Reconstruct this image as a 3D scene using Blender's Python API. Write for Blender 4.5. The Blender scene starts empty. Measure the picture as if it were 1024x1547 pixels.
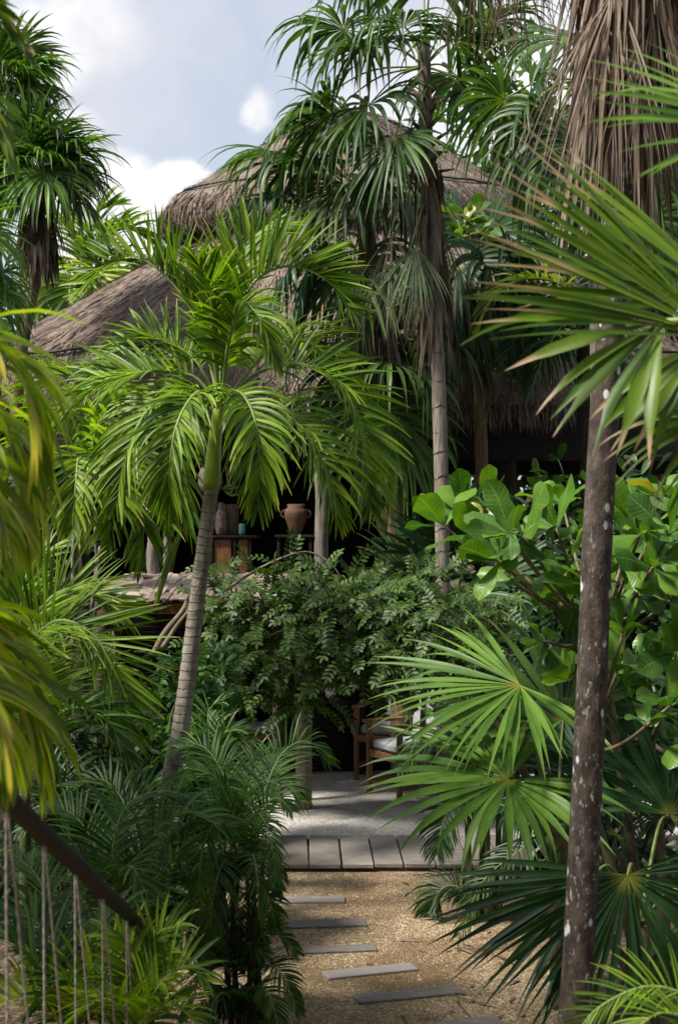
import bpy, math, random
from mathutils import Vector as V, noise as mnoise

# ------------------------------------------------------------------ camera constants
F = 50.0 / 36.0 * 1547.0          # focal length in photo pixels
H = 2.22                          # eye height (camera stands on a low stair)
HOR = 800.0                       # horizon row
UP = V((0, 0, 1))

def P(px, py, Z):
    return V(((px - 512.0) / F * Z, Z, H + (HOR - py) / F * Z))

def G(px, py, z=0.0):             # point on a level plane seen at a pixel
    Z = F * (H - z) / (py - HOR)
    return V(((px - 512.0) / F * Z, Z, z))

sc = bpy.context.scene
col = sc.collection
R0 = random.Random(11)
uni = R0.uniform

# ------------------------------------------------------------------ mesh builder
class M:
    def __init__(s):
        s.v = []; s.f = []; s.m = []; s.a = []

def emit(m, name, mats, root=None, smooth=True):
    base = root.location if root is not None else V((0, 0, 0))
    me = bpy.data.meshes.new(name)
    bx, by, bz = base
    me.from_pydata([(p[0] - bx, p[1] - by, p[2] - bz) for p in m.v], [], m.f)
    at = me.attributes.new('pat', 'FLOAT_COLOR', 'POINT')
    flat = []
    for c in m.a:
        flat.extend(c)
    at.data.foreach_set('color', flat)
    for mt in mats:
        me.materials.append(mt)
    me.polygons.foreach_set('material_index', m.m)
    if smooth:
        me.polygons.foreach_set('use_smooth', [True] * len(m.f))
    me.update()
    o = bpy.data.objects.new(name, me)
    col.objects.link(o)
    if root is not None:
        o.parent = root
    return o

def tag(o, label, cat, group=None, kind=None):
    o['label'] = label; o['category'] = cat
    if group: o['group'] = group
    if kind: o['kind'] = kind
    return o

def thing(name, label, cat, loc, group=None):
    o = bpy.data.objects.new(name, None)
    o.empty_display_size = .1
    col.objects.link(o)
    o.location = loc
    return tag(o, label, cat, group)

def catmull(pts, n):
    pts = [V(p) for p in pts]
    if len(pts) == 2:
        return [pts[0].lerp(pts[1], i / (n - 1)) for i in range(n)]
    q = [pts[0] * 2 - pts[1]] + pts + [pts[-1] * 2 - pts[-2]]
    out = []
    for i in range(n):
        u = i / (n - 1) * (len(pts) - 1)
        k = min(int(u), len(pts) - 2); t = u - k
        a, b, c, d = q[k], q[k + 1], q[k + 2], q[k + 3]
        out.append(0.5 * ((2 * b) + (c - a) * t + (2 * a - 5 * b + 4 * c - d) * t * t + (3 * b - a - 3 * c + d) * t ** 3))
    return out

def tube(m, pts, rad, n=8, mat=0, cap=True, rnd=.5):
    if not isinstance(rad, (list, tuple)):
        rad = [rad] * len(pts)
    t0 = (pts[1] - pts[0]).normalized()
    s = t0.cross(V((0.31, 0.92, 0.2)))
    if s.length < .1: s = t0.cross(V((1, 0, 0)))
    s.normalize()
    b0 = len(m.v); L = 0
    for i, p in enumerate(pts):
        t = (pts[min(i + 1, len(pts) - 1)] - pts[max(i - 1, 0)])
        t = t.normalized() if t.length > 1e-9 else t0
        s = (s - t * s.dot(t)); s.normalize(); w = t.cross(s)
        if i: L += (pts[i] - pts[i - 1]).length
        for k in range(n):
            an = 2 * math.pi * k / n
            m.v.append(p + (s * math.cos(an) + w * math.sin(an)) * rad[i])
            m.a.append((i / (len(pts) - 1), rnd, .5, L))
    for i in range(len(pts) - 1):
        for k in range(n):
            a = b0 + i * n + k; b = b0 + i * n + (k + 1) % n
            m.f.append((a, b, b + n, a + n)); m.m.append(mat)
    if cap:
        m.f.append(tuple(b0 + k for k in reversed(range(n)))); m.m.append(mat)
        e = b0 + (len(pts) - 1) * n
        m.f.append(tuple(e + k for k in range(n))); m.m.append(mat)

def box(m, c, sx, sy, sz, mat=0, ex=None, ey=None, ez=None, rnd=.5, bev=0.0):
    c = V(c)
    ex = ex or V((1, 0, 0)); ey = ey or V((0, 1, 0)); ez = ez or V((0, 0, 1))
    hx, hy, hz = sx / 2, sy / 2, sz / 2
    b = min(bev, hx * .8, hy * .8, hz * .8)
    b0 = len(m.v)
    if b <= 0:
        for k in range(8):
            m.v.append(c + ex * (hx if k & 1 else -hx) + ey * (hy if k & 2 else -hy) + ez * (hz if k & 4 else -hz))
            m.a.append((.5, rnd, .5, 0))
        for f in ((0, 2, 3, 1), (4, 5, 7, 6), (0, 1, 5, 4), (2, 6, 7, 3), (0, 4, 6, 2), (1, 3, 7, 5)):
            m.f.append(tuple(b0 + i for i in f)); m.m.append(mat)
        return
    idx = {}
    for k in range(8):
        sg = (1 if k & 1 else -1, 1 if k & 2 else -1, 1 if k & 4 else -1)
        for ax in range(3):
            d = [hx - b, hy - b, hz - b]; d[ax] += b
            idx[(k, ax)] = len(m.v)
            m.v.append(c + ex * (sg[0] * d[0]) + ey * (sg[1] * d[1]) + ez * (sg[2] * d[2]))
            m.a.append((.5, rnd, .5, 0))
    def face(lst):
        m.f.append(tuple(lst)); m.m.append(mat)
    face([idx[(k, 2)] for k in (0, 2, 3, 1)]); face([idx[(k, 2)] for k in (4, 5, 7, 6)])
    face([idx[(k, 1)] for k in (0, 1, 5, 4)]); face([idx[(k, 1)] for k in (2, 6, 7, 3)])
    face([idx[(k, 0)] for k in (0, 4, 6, 2)]); face([idx[(k, 0)] for k in (1, 3, 7, 5)])
    for k in range(8):
        face([idx[(k, 0)], idx[(k, 1)], idx[(k, 2)]])
    for a, bb, ax in ((0, 1, 0), (2, 3, 0), (4, 5, 0), (6, 7, 0), (0, 2, 1), (1, 3, 1), (4, 6, 1), (5, 7, 1), (0, 4, 2), (1, 5, 2), (2, 6, 2), (3, 7, 2)):
        o1, o2 = [x for x in range(3) if x != ax]
        face([idx[(a, o1)], idx[(bb, o1)], idx[(bb, o2)], idx[(a, o2)]])

def lathe(m, c, prof, n=20, mat=0):
    b0 = len(m.v)
    for i, (r, z) in enumerate(prof):
        for k in range(n):
            an = 2 * math.pi * k / n
            m.v.append(V((c[0] + r * math.cos(an), c[1] + r * math.sin(an), c[2] + z))); m.a.append((i / (len(prof) - 1), .5, .5, z))
    for i in range(len(prof) - 1):
        for k in range(n):
            a = b0 + i * n + k; b = b0 + i * n + (k + 1) % n
            m.f.append((a, b, b + n, a + n)); m.m.append(mat)
    m.f.append(tuple(b0 + k for k in reversed(range(n)))); m.m.append(mat)

# leaf strip.  prof: list of (t, halfwidth factor)
LANCE = [(0, .35), (.12, .8), (.35, 1), (.7, .72), (.9, .35), (1, .03)]
OVAL = [(0, .08), (.1, .35), (.3, .8), (.5, 1), (.7, .98), (.87, .7), (.96, .36), (1, .05)]
OBOV = [(0, .1), (.12, .25), (.35, .66), (.6, .97), (.76, 1), (.89, .76), (.97, .38), (1, .06)]

def blade(m, p, d, nrm, L, w, prof, n=6, droop=0., fold=.25, rnd=.5, mat=0, across=1, curl=0., late=1.0, twist=0., wave=0., ph=0.):
    d = d.normalized(); p = V(p)
    side = d.cross(nrm)
    if side.length < 1e-4: side = d.cross(V((.3, .5, .8)))
    side.normalize()
    st = L / n
    k = 0
    cols_ = (-1, 0, 1) if across == 1 else (-1, -.5, 0, .5, 1)
    nc = len(cols_)
    b0 = len(m.v)
    for i in range(n + 1):
        t = i / n
        while k < len(prof) - 2 and t > prof[k + 1][0]: k += 1
        (t0, w0), (t1, w1) = prof[k], prof[k + 1]
        hw = w * .5 * (w0 + (w1 - w0) * (t - t0) / (t1 - t0))
        side = side - d * side.dot(d); side.normalize()
        N = side.cross(d)
        if twist:
            s2 = side * math.cos(twist * t) + N * math.sin(twist * t); N2 = s2.cross(d)
        else:
            s2, N2 = side, N
        for c in cols_:
            h = fold * abs(c) * hw - curl * c * c * hw
            if wave: h += wave * hw * abs(c) * math.sin(t * 11 + ph + c)
            m.v.append(p + s2 * (c * hw) + N2 * h)
            m.a.append((t, rnd, 1 - abs(c), L))
        if i < n:
            p = p + d * st
            if droop:
                d = d + V((0, 0, -droop * ((i + 1) / n) ** late / n * 2)); d.normalize()
    for i in range(n):
        for c in range(nc - 1):
            a = b0 + i * nc + c
            m.f.append((a, a + 1, a + 1 + nc, a + nc)); m.m.append(mat)

def frond(m, ctrl, rnd, nl=42, Lm=.42, w=.03, a0=75, a1=28, v=25, droop=.7, start=.16, up=UP, rr=.012, jit=7, nseg=6, fold=.35, dead=0, tipw=1.0, mats=(0, 1), plum=0, flip=0):
    """pinnate palm leaf: material 0 leaflet, 1 rachis"""
    C = catmull(ctrl, 26)
    tube(m, C, [rr * (1 - .8 * i / 25) for i in range(26)], 5, mats[1], rnd=rnd.random())
    cum = [0]
    for i in range(25): cum.append(cum[-1] + (C[i + 1] - C[i]).length)
    T = cum[-1]
    for j in range(nl):
        u = start + (1 - start) * (j + .5) / nl
        s = u * T; k = 0
        while k < 24 and cum[k + 1] < s: k += 1
        f = (s - cum[k]) / max(1e-6, cum[k + 1] - cum[k])
        p = C[k].lerp(C[k + 1], f); tn = (C[k + 1] - C[k]).normalized()
        S = tn.cross(up)
        if S.length < .05: S = tn.cross(V((0, 1, .2)))
        S.normalize(); N = S.cross(tn)
        uu = (u - start) / (1 - start)
        Lp = Lm * (.42 + .58 * math.sin(math.pi * (.12 + .76 * uu) ** .9)) * (1 - .35 * uu ** 3)
        a = math.radians(a0 + (a1 - a0) * uu)
        for sg in (-1, 1):
            if rnd.random() < .03 + dead * .2: continue
            aa = a + math.radians(rnd.gauss(0, jit)); vv = math.radians(v + rnd.gauss(0, jit * 1.3) + (plum * rnd.choice((-1, 0, 1))))
            dd = tn * math.cos(aa) + (S * sg * math.cos(vv) + N * math.sin(vv)) * math.sin(aa)
            if flip and sg != flip and uu < .8:
                sv = flip; vv = math.radians(v + 40 + rnd.gauss(0, 12))
                dd = tn * math.cos(aa) + (S * sv * math.cos(vv) + N * math.sin(vv)) * math.sin(aa)
            nn = N + S * (-sg * .5)
            blade(m, p, dd, nn, Lp * rnd.uniform(.86, 1.1), w * rnd.uniform(.8, 1.15), LANCE, nseg, droop * rnd.uniform(.55, 1.5), fold, rnd.random(), mats[0], twist=rnd.uniform(-.9, .9))

def fan(m, hub, axis, nrm, Rr, rnd, n=34, span=270, join=.42, droop=.7, late=1.6, wf=1.0, jit=2.5, mat=0, fold=.45, nseg=9, keep=1.0, lo=1.0):
    axis = axis.normalized(); nrm = (nrm - axis * nrm.dot(axis)).normalized()
    B = nrm.cross(axis)
    dth = math.radians(span) / (n - 1)
    prof = [(0, .02), (join, 1), (join + .2, .82), (.8, .42), (.93, .18), (1, .02)]
    for k in range(n):
        if rnd.random() > keep: continue
        an = (k - (n - 1) / 2) * dth + math.radians(rnd.gauss(0, jit))
        L = Rr * (.72 + .28 * math.cos(an * .5)) * rnd.uniform(.9, 1.06)
        kink = 3.2 if rnd.random() < .13 else 1.
        d = axis * math.cos(an) + B * math.sin(an) + nrm * (.12 + rnd.uniform(-.05, .05))
        W = 2 * L * join * math.tan(dth / 2) * 1.08 * wf
        blade(m, hub, d, nrm, L, W, prof, nseg, droop * kink * rnd.uniform(.5, 1.5) * lo, fold, rnd.random(), mat, late=late, twist=rnd.uniform(-.7, .7))

# ------------------------------------------------------------------ materials
def nm(name):
    mt = bpy.data.materials.new(name); mt.use_nodes = True
    nt = mt.node_tree; nt.nodes.clear()
    return mt, nt, nt.nodes, nt.links

def rgba(c): return (c[0], c[1], c[2], 1)

def mixc(nt, fac, a, b, blend='MIX'):
    n = nt.nodes.new('ShaderNodeMix'); n.data_type = 'RGBA'; n.blend_type = blend
    for sock, val in ((n.inputs[0], fac), (n.inputs[6], a), (n.inputs[7], b)):
        if isinstance(val, bpy.types.NodeSocket): nt.links.new(val, sock)
        elif isinstance(val, (int, float)): sock.default_value = val
        else: sock.default_value = rgba(val)
    return n.outputs[2]

def mapr(nt, val, a, b, c=0., d=1., smooth=True):
    n = nt.nodes.new('ShaderNodeMapRange')
    n.interpolation_type = 'SMOOTHSTEP' if smooth else 'LINEAR'
    nt.links.new(val, n.inputs[0])
    for i, x in zip((1, 2, 3, 4), (a, b, c, d)): n.inputs[i].default_value = x
    return n.outputs[0]

def math_(nt, op, a, b=0.):
    n = nt.nodes.new('ShaderNodeMath'); n.operation = op
    for i, x in enumerate((a, b)):
        if isinstance(x, bpy.types.NodeSocket): nt.links.new(x, n.inputs[i])
        else: n.inputs[i].default_value = x
    return n.outputs[0]

def noise_(nt, scale, detail=4, vec=None, rough=.55, dist=0.):
    n = nt.nodes.new('ShaderNodeTexNoise'); n.inputs['Scale'].default_value = scale
    n.inputs['Detail'].default_value = detail; n.inputs['Roughness'].default_value = rough
    n.inputs['Distortion'].default_value = dist
    if vec is not None: nt.links.new(vec, n.inputs['Vector'])
    return n.outputs['Fac']

def coord(nt, scale=(1, 1, 1)):
    t = nt.nodes.new('ShaderNodeTexCoord'); mp = nt.nodes.new('ShaderNodeMapping')
    mp.inputs['Scale'].default_value = scale
    nt.links.new(t.outputs['Object'], mp.inputs[0])
    return mp.outputs[0]

def pat(nt):
    a = nt.nodes.new('ShaderNodeAttribute'); a.attribute_name = 'pat'
    s = nt.nodes.new('ShaderNodeSeparateColor'); nt.links.new(a.outputs['Color'], s.inputs[0])
    return s.outputs[0], s.outputs[1], s.outputs[2], a.outputs['Alpha']

def principled(nt, colr, rough=.6, bump=None, bstr=.3, bdist=.01, spec=.5):
    b = nt.nodes.new('ShaderNodeBsdfPrincipled')
    if isinstance(colr, bpy.types.NodeSocket): nt.links.new(colr, b.inputs['Base Color'])
    else: b.inputs['Base Color'].default_value = rgba(colr)
    if isinstance(rough, bpy.types.NodeSocket): nt.links.new(rough, b.inputs['Roughness'])
    else: b.inputs['Roughness'].default_value = rough
    b.inputs['Specular IOR Level'].default_value = spec
    if bump is not None:
        bp = nt.nodes.new('ShaderNodeBump'); bp.inputs['Strength'].default_value = bstr; bp.inputs['Distance'].default_value = bdist
        nt.links.new(bump, bp.inputs['Height']); nt.links.new(bp.outputs[0], b.inputs['Normal'])
    return b

def out(nt, sh):
    o = nt.nodes.new('ShaderNodeOutputMaterial'); nt.links.new(sh, o.inputs['Surface'])

def leaf_mat(name, ca, cb, tip=(.30, .22, .07), tip0=.86, tip1=1.02, rough=.42, tr=.32, trc=None, mid=None, odd=None, oddp=.0, veins=0., spec=.34, tipn=.12, hub=None):
    mt, nt, N, L = nm(name)
    t, r, s, ln = pat(nt)
    oi = N.new('ShaderNodeObjectInfo')
    f = math_(nt, 'FRACT', math_(nt, 'ADD', r, math_(nt, 'MULTIPLY', oi.outputs['Random'], .37)))
    nz = noise_(nt, 9, 3, coord(nt))
    f2 = math_(nt, 'MULTIPLY', math_(nt, 'ADD', f, nz), .5)
    c = mixc(nt, mapr(nt, f2, .22, .8), tuple(x * .8 for x in ca), cb)
    if odd: c = mixc(nt, mapr(nt, r, 1 - oddp - .01, 1 - oddp + .01), c, odd)
    if veins:
        sv = N.new('ShaderNodeMath'); sv.operation = 'SINE'
        L.new(math_(nt, 'MULTIPLY', math_(nt, 'ADD', t, math_(nt, 'MULTIPLY', s, .16)), 62.), sv.inputs[0])
        c = mixc(nt, mapr(nt, sv.outputs[0], .86, 1., 0, .35), c, mid)
        c = mixc(nt, mapr(nt, noise_(nt, 34, 3, coord(nt)), .66, .72, 0, .8), c, (.16, .09, .03))
    if mid: c = mixc(nt, mapr(nt, s, .93, 1.0, 0, .7), c, mid)
    if hub: c = mixc(nt, mapr(nt, t, .02, .13, .75, 0), c, hub)
    # dry tip, its start differs per leaflet
    tt = math_(nt, 'ADD', t, math_(nt, 'MULTIPLY', math_(nt, 'SUBTRACT', f, .5), tipn * 2))
    c = mixc(nt, mapr(nt, tt, tip0, tip1), c, tip)
    b = None
    bh = None
    if veins:
        w = N.new('ShaderNodeMath'); w.operation = 'SINE'
        L.new(math_(nt, 'MULTIPLY', math_(nt, 'SUBTRACT', t, math_(nt, 'MULTIPLY', s, -.12)), 75.), w.inputs[0])
        bh = w.outputs[0]
    else:
        bh = noise_(nt, 60, 2, coord(nt))
    p = principled(nt, c, rough, bh, 0.1 if veins else .15, .002, spec)
    tl = N.new('ShaderNodeBsdfTranslucent')
    L.new(mixc(nt, 1., c, trc or (1.5, 1.7, .5), 'MULTIPLY'), tl.inputs[0])
    mx = N.new('ShaderNodeMixShader'); mx.inputs[0].default_value = tr
    L.new(p.outputs[0], mx.inputs[1]); L.new(tl.outputs[0], mx.inputs[2])
    out(nt, mx.outputs[0])
    return mt

def bark_mat(name, ca, cb, ringf=0., ringc=(.03, .025, .02), spots=None, spotth=.62, spotscale=14, stretch=(1, 1, 1), nsc=18, rough=.85, blot=None, bstr=.8):
    mt, nt, N, L = nm(name)
    cv = coord(nt, stretch)
    n1 = noise_(nt, nsc, 6, cv, .65)
    c = mixc(nt, mapr(nt, n1, .33, .68), ca, cb)
    h = n1
    if blot:
        c = mixc(nt, mapr(nt, noise_(nt, 2.2, 5, coord(nt)), .48, .66), c, blot)
    if ringf:
        t, r, s, ln = pat(nt)
        x = math_(nt, 'FRACT', math_(nt, 'ADD', math_(nt, 'MULTIPLY', ln, ringf), math_(nt, 'MULTIPLY', noise_(nt, 2.6, 3, coord(nt)), 1.7)))
        rg = mapr(nt, x, .0, .11, .85, 0)
        rg = math_(nt, 'MULTIPLY', rg, mapr(nt, noise_(nt, 11, 3, coord(nt)), .38, .55, .15, 1))
        c = mixc(nt, math_(nt, 'MULTIPLY', rg, mapr(nt, noise_(nt, 3.1, 3, coord(nt)), .35, .6, .25, 1)), c, ringc)
        h = math_(nt, 'SUBTRACT', n1, rg)
    if spots:
        vo = N.new('ShaderNodeTexVoronoi'); vo.inputs['Scale'].default_value = spotscale
        mp = coord(nt, (1, 1, .62)); L.new(mp, vo.inputs['Vector'])
        sp = mapr(nt, vo.outputs['Distance'], .16, .24, 1, 0)
        sp = math_(nt, 'MULTIPLY', sp, mapr(nt, noise_(nt, 6, 2, coord(nt)), spotth - .08, spotth))
        fine = math_(nt, 'MULTIPLY', mapr(nt, noise_(nt, 55, 4, coord(nt, (1, 1, .5)), .7), .56, .66), mapr(nt, noise_(nt, 2.6, 4, coord(nt)), .4, .62, .1, 1))
        sp = math_(nt, 'MAXIMUM', sp, math_(nt, 'MULTIPLY', fine, .7))
        c = mixc(nt, sp, c, spots)
    p = principled(nt, c, rough, h, bstr, .012, .25)
    out(nt, p.outputs[0])
    return mt

def simple_mat(name, ca, cb=None, rough=.7, nsc=12, stretch=(1, 1, 1), bstr=.4, spec=.3, tr=0):
    mt, nt, N, L = nm(name)
    n1 = noise_(nt, nsc, 6, coord(nt, stretch), .6)
    t, r, s, ln = pat(nt)
    f = math_(nt, 'ADD', math_(nt, 'MULTIPLY', n1, .8), math_(nt, 'MULTIPLY', math_(nt, 'SUBTRACT', r, .5), .45))
    c = mixc(nt, mapr(nt, f, .25, .6), ca, cb or tuple(x * 1.5 for x in ca))
    p = principled(nt, c, rough, n1, bstr, .006, spec)
    if tr:
        tl = N.new('ShaderNodeBsdfTranslucent'); L.new(c, tl.inputs[0])
        mx = N.new('ShaderNodeMixShader'); mx.inputs[0].default_value = tr
        L.new(p.outputs[0], mx.inputs[1]); L.new(tl.outputs[0], mx.inputs[2]); out(nt, mx.outputs[0])
    else:
        out(nt, p.outputs[0])
    return mt

def gravel_mat(name, ca, cb, cc, sc_=95, stain=None):
    mt, nt, N, L = nm(name)
    cv = coord(nt)
    vo = N.new('ShaderNodeTexVoronoi'); vo.inputs['Scale'].default_value = sc_; L.new(cv, vo.inputs['Vector'])
    v2 = N.new('ShaderNodeTexVoronoi'); v2.inputs['Scale'].default_value = sc_ * .42; L.new(cv, v2.inputs['Vector'])
    sp = N.new('ShaderNodeSeparateColor'); L.new(vo.outputs['Color'], sp.inputs[0])
    c = mixc(nt, mapr(nt, sp.outputs[0], .1, .9), ca, cb)
    c = mixc(nt, mapr(nt, sp.outputs[1], .86, .9), c, cc)
    sp2 = N.new('ShaderNodeSeparateColor'); L.new(v2.outputs['Color'], sp2.inputs[0])
    c = mixc(nt, mapr(nt, sp2.outputs[0], .5, 1., 0, .35), c, tuple(x * .6 for x in ca))
    big = noise_(nt, 1.1, 5, cv, .6)
    c = mixc(nt, mapr(nt, big, .42, .66, 0, .75), c, stain or tuple(x * .62 for x in ca))
    fin = noise_(nt, 260, 2, cv)
    h = math_(nt, 'SUBTRACT', math_(nt, 'ADD', math_(nt, 'MULTIPLY', fin, .3), math_(nt, 'MULTIPLY', noise_(nt, 7, 4, cv), 1.6)), vo.outputs['Distance'])
    p = principled(nt, c, .9, h, .9, .012, .2)
    out(nt, p.outputs[0])
    return mt

MT = {}
MT['adonidia'] = leaf_mat('adonidia_leaf', (.045, .112, .006), (.19, .295, .016), tip=(.46, .38, .13), tip0=.89, tip1=1.05, tr=.36, trc=(1.7, 1.9, .45), rough=.46)
MT['rachis_green'] = simple_mat('green_rachis', (.14, .2, .05), (.22, .27, .08), .45, 20)
MT['crownshaft'] = simple_mat('green_crownshaft', (.19, .27, .022), (.32, .40, .05), .4, 5, (1, 1, .25), .15, .5)
MT['areca'] = leaf_mat('areca_leaf', (.017, .060, .007), (.073, .16, .018), tip=(.16, .17, .05), tip0=.95, tip1=1.1, tr=.3, rough=.46)
MT['areca_yellow'] = leaf_mat('yellow_green_areca_leaf', (.075, .155, .006), (.40, .46, .02), tip=(.44, .36, .12), tip0=.95, tip1=1.08, tr=.42, rough=.4, odd=(.40, .33, .04), oddp=.1)
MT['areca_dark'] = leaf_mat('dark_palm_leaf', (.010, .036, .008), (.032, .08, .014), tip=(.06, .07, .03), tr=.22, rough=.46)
MT['fan'] = leaf_mat('fan_leaf', (.022, .06, .014), (.075, .14, .032), tip=(.22, .19, .08), tip0=.9, tip1=1.08, tr=.28, rough=.46, mid=(.09, .16, .05), hub=(.26, .27, .04))
MT['fan_teal'] = leaf_mat('bluish_fan_leaf', (.022, .065, .035), (.05, .115, .06), tip=(.18, .18, .1), tip0=.93, tip1=1.08, tr=.2, rough=.46, trc=(1.1, 1.4, .7))
MT['fan_bright'] = leaf_mat('bright_fan_leaf', (.06, .15, .016), (.15, .27, .04), tip=(.30, .28, .12), tip0=.95, tip1=1.1, tr=.32, rough=.46, mid=(.16, .28, .06), hub=(.26, .27, .04))
MT['fan_near'] = leaf_mat('brown_tipped_fan_leaf', (.05, .12, .010), (.16, .25, .018), tip=(.40, .27, .17), tip0=.80, tip1=.92, tr=.34, rough=.42, tipn=.22)
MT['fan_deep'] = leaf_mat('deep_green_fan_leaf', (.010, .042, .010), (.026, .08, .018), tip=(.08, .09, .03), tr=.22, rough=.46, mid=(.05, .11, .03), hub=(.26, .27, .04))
MT['dead'] = leaf_mat('dead_palm_leaf', (.14, .10, .07), (.33, .26, .205), tip=(.36, .31, .27), tr=.15, trc=(1.2, 1., .8), rough=.8, odd=(.07, .045, .03), oddp=.3, spec=.15)
MT['dead_red'] = leaf_mat('red_brown_palm_leaf', (.11, .055, .04), (.20, .13, .085), tip=(.26, .19, .14), tr=.25, trc=(1.3, 1., .8), rough=.7, odd=(.06, .09, .03), oddp=.25, spec=.2)
MT['seagrape'] = leaf_mat('broad_leaf', (.030, .11, .014), (.12, .24, .022), tip=(.2, .26, .04), tip0=.96, tip1=1.2, tr=.3, trc=(1.8, 1.9, .4), rough=.38, mid=(.2, .3, .09), odd=(.24, .22, .03), oddp=.045, veins=1, spec=.42)
MT['shrub'] = leaf_mat('shrub_leaf', (.03, .10, .02), (.085, .19, .03), tip=(.1, .17, .04), tr=.3, rough=.4)
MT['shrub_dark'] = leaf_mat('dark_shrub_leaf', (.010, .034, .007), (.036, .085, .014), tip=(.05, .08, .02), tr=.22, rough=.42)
MT['vine'] = leaf_mat('vine_leaf', (.015, .048, .008), (.08, .14, .022), tip=(.08, .14, .03), tr=.26, rough=.5, spec=.35)
MT['tree'] = leaf_mat('far_tree_leaf', (.03, .085, .02), (.09, .17, .04), tip=(.1, .16, .04), tr=.3, rough=.45)
MT['stem_green'] = simple_mat('green_stem', (.045, .06, .02), (.10, .115, .04), .6, 9, (1, 1, .3))
MT['bark_ring'] = bark_mat('ringed_grey_bark', (.14, .115, .095), (.27, .235, .20), ringf=21, ringc=(.085, .07, .06), nsc=26, stretch=(1, 1, .7), blot=(.30, .28, .25))
MT['bark_lichen'] = bark_mat('lichen_spotted_bark', (.034, .025, .020), (.098, .077, .062), spots=(.6, .6, .57), spotth=.44, spotscale=17, nsc=24, stretch=(1, 1, .6))
MT['bark_pale'] = bark_mat('pale_fibrous_bark', (.12, .095, .075), (.28, .24, .20), nsc=16, stretch=(3, 3, .35), ringf=5, ringc=(.13, .10, .08))
MT['bark_brown'] = bark_mat('brown_fibrous_bark', (.08, .05, .03), (.22, .15, .09), nsc=18, stretch=(3, 3, .4))
MT['bark_dark'] = bark_mat('dark_bark', (.022, .018, .014), (.07, .055, .042), nsc=20, stretch=(2, 2, .5))
MT['twig'] = simple_mat('twig_bark', (.10, .075, .05), (.22, .17, .12), .8, 20, (1, 1, 1))
MT['thatch'] = None
MT['wood_grey'] = simple_mat('weathered_grey_plank', (.14, .12, .105), (.29, .255, .235), .8, 7, (1.2, 14, 10), .5)
MT['wood_step'] = simple_mat('grey_step_board', (.12, .105, .095), (.25, .225, .21), .8, 6, (2, 22, 10), .5)
MT['wood_fascia'] = simple_mat('dark_fascia_wood', (.045, .026, .022), (.10, .062, .05), .75, 8, (1, 8, 8))
MT['wood_teak'] = simple_mat('orange_teak', (.13, .058, .022), (.25, .12, .05), .5, 9, (6, 6, .8), .2)
MT['wood_panel'] = simple_mat('brown_panel_wood', (.13, .052, .022), (.30, .135, .055), .6, 6, (4, 4, .8), .2)
MT['wood_dark'] = simple_mat('dark_rail_wood', (.006, .0045, .0035), (.018, .013, .010), .8, 9, (3, 3, 3), .4)
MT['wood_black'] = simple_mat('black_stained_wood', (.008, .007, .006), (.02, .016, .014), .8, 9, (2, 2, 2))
MT['post_grey'] = bark_mat('grey_log_post', (.10, .085, .07), (.24, .21, .18), nsc=16, stretch=(3, 3, .35))
MT['shingle'] = simple_mat('weathered_shingle', (.15, .105, .085), (.36, .29, .245), .85, 10, (2, 2, 2))
MT['cloth'] = simple_mat('pale_cloth', (.22, .235, .25), (.33, .345, .36), .9, 30, (1, 1, 1), .2)
MT['rope'] = simple_mat('grey_rope', (.20, .17, .145), (.36, .32, .28), .95, 160, (1, 1, .5), .8)
MT['terracotta'] = simple_mat('terracotta', (.095, .05, .03), (.21, .12, .07), .8, 8)
MT['turquoise'] = simple_mat('turquoise_glass', (.07, .22, .21), (.11, .30, .28), .25, 4)
MT['cable'] = simple_mat('black_cable', (.012, .012, .014), (.025, .025, .03), .5, 8)
MT['white'] = simple_mat('white_paint', (.55, .56, .55), (.7, .7, .7), .6, 8)
MT['gravel'] = gravel_mat('tan_gravel', (.22, .15, .08), (.41, .305, .185), (.52, .45, .36), 88, (.165, .10, .045))
MT['gravel_grey'] = gravel_mat('grey_gravel', (.45, .41, .37), (.64, .60, .56), (.70, .66, .62), 80)
MT['soil'] = gravel_mat('leaf_litter_soil', (.05, .035, .022), (.12, .085, .05), (.16, .12, .07), 40)

def thatch_mat():
    mt, nt, N, L = nm('grey_brown_thatch')
    n1 = noise_(nt, 26, 6, coord(nt, (1, 1, .5)), .7)
    n2 = noise_(nt, 2.0, 4, coord(nt))
    t, r, s, ln = pat(nt)
    f = math_(nt, 'ADD', math_(nt, 'MULTIPLY', n1, .7), math_(nt, 'MULTIPLY', r, .3))
    c = mixc(nt, mapr(nt, f, .3, .72), (.095, .070, .055), (.34, .275, .23))
    c = mixc(nt, mapr(nt, n2, .42, .68, 0, .45), c, (.22, .165, .135))
    p = principled(nt, c, .95, n1, .9, .03, .1)
    out(nt, p.outputs[0]); return mt
MT['thatch'] = thatch_mat()

# ------------------------------------------------------------------ setting
def sheet(name, pts, mat, z, n=1):
    m = M()
    for (x, y) in pts:
        m.v.append(V((x, y, z))); m.a.append((.5, .5, .5, 0))
    m.f.append(tuple(range(len(pts)))); m.m.append(0)
    o = emit(m, name, [mat], None, False); o['kind'] = 'structure'; return o

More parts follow.
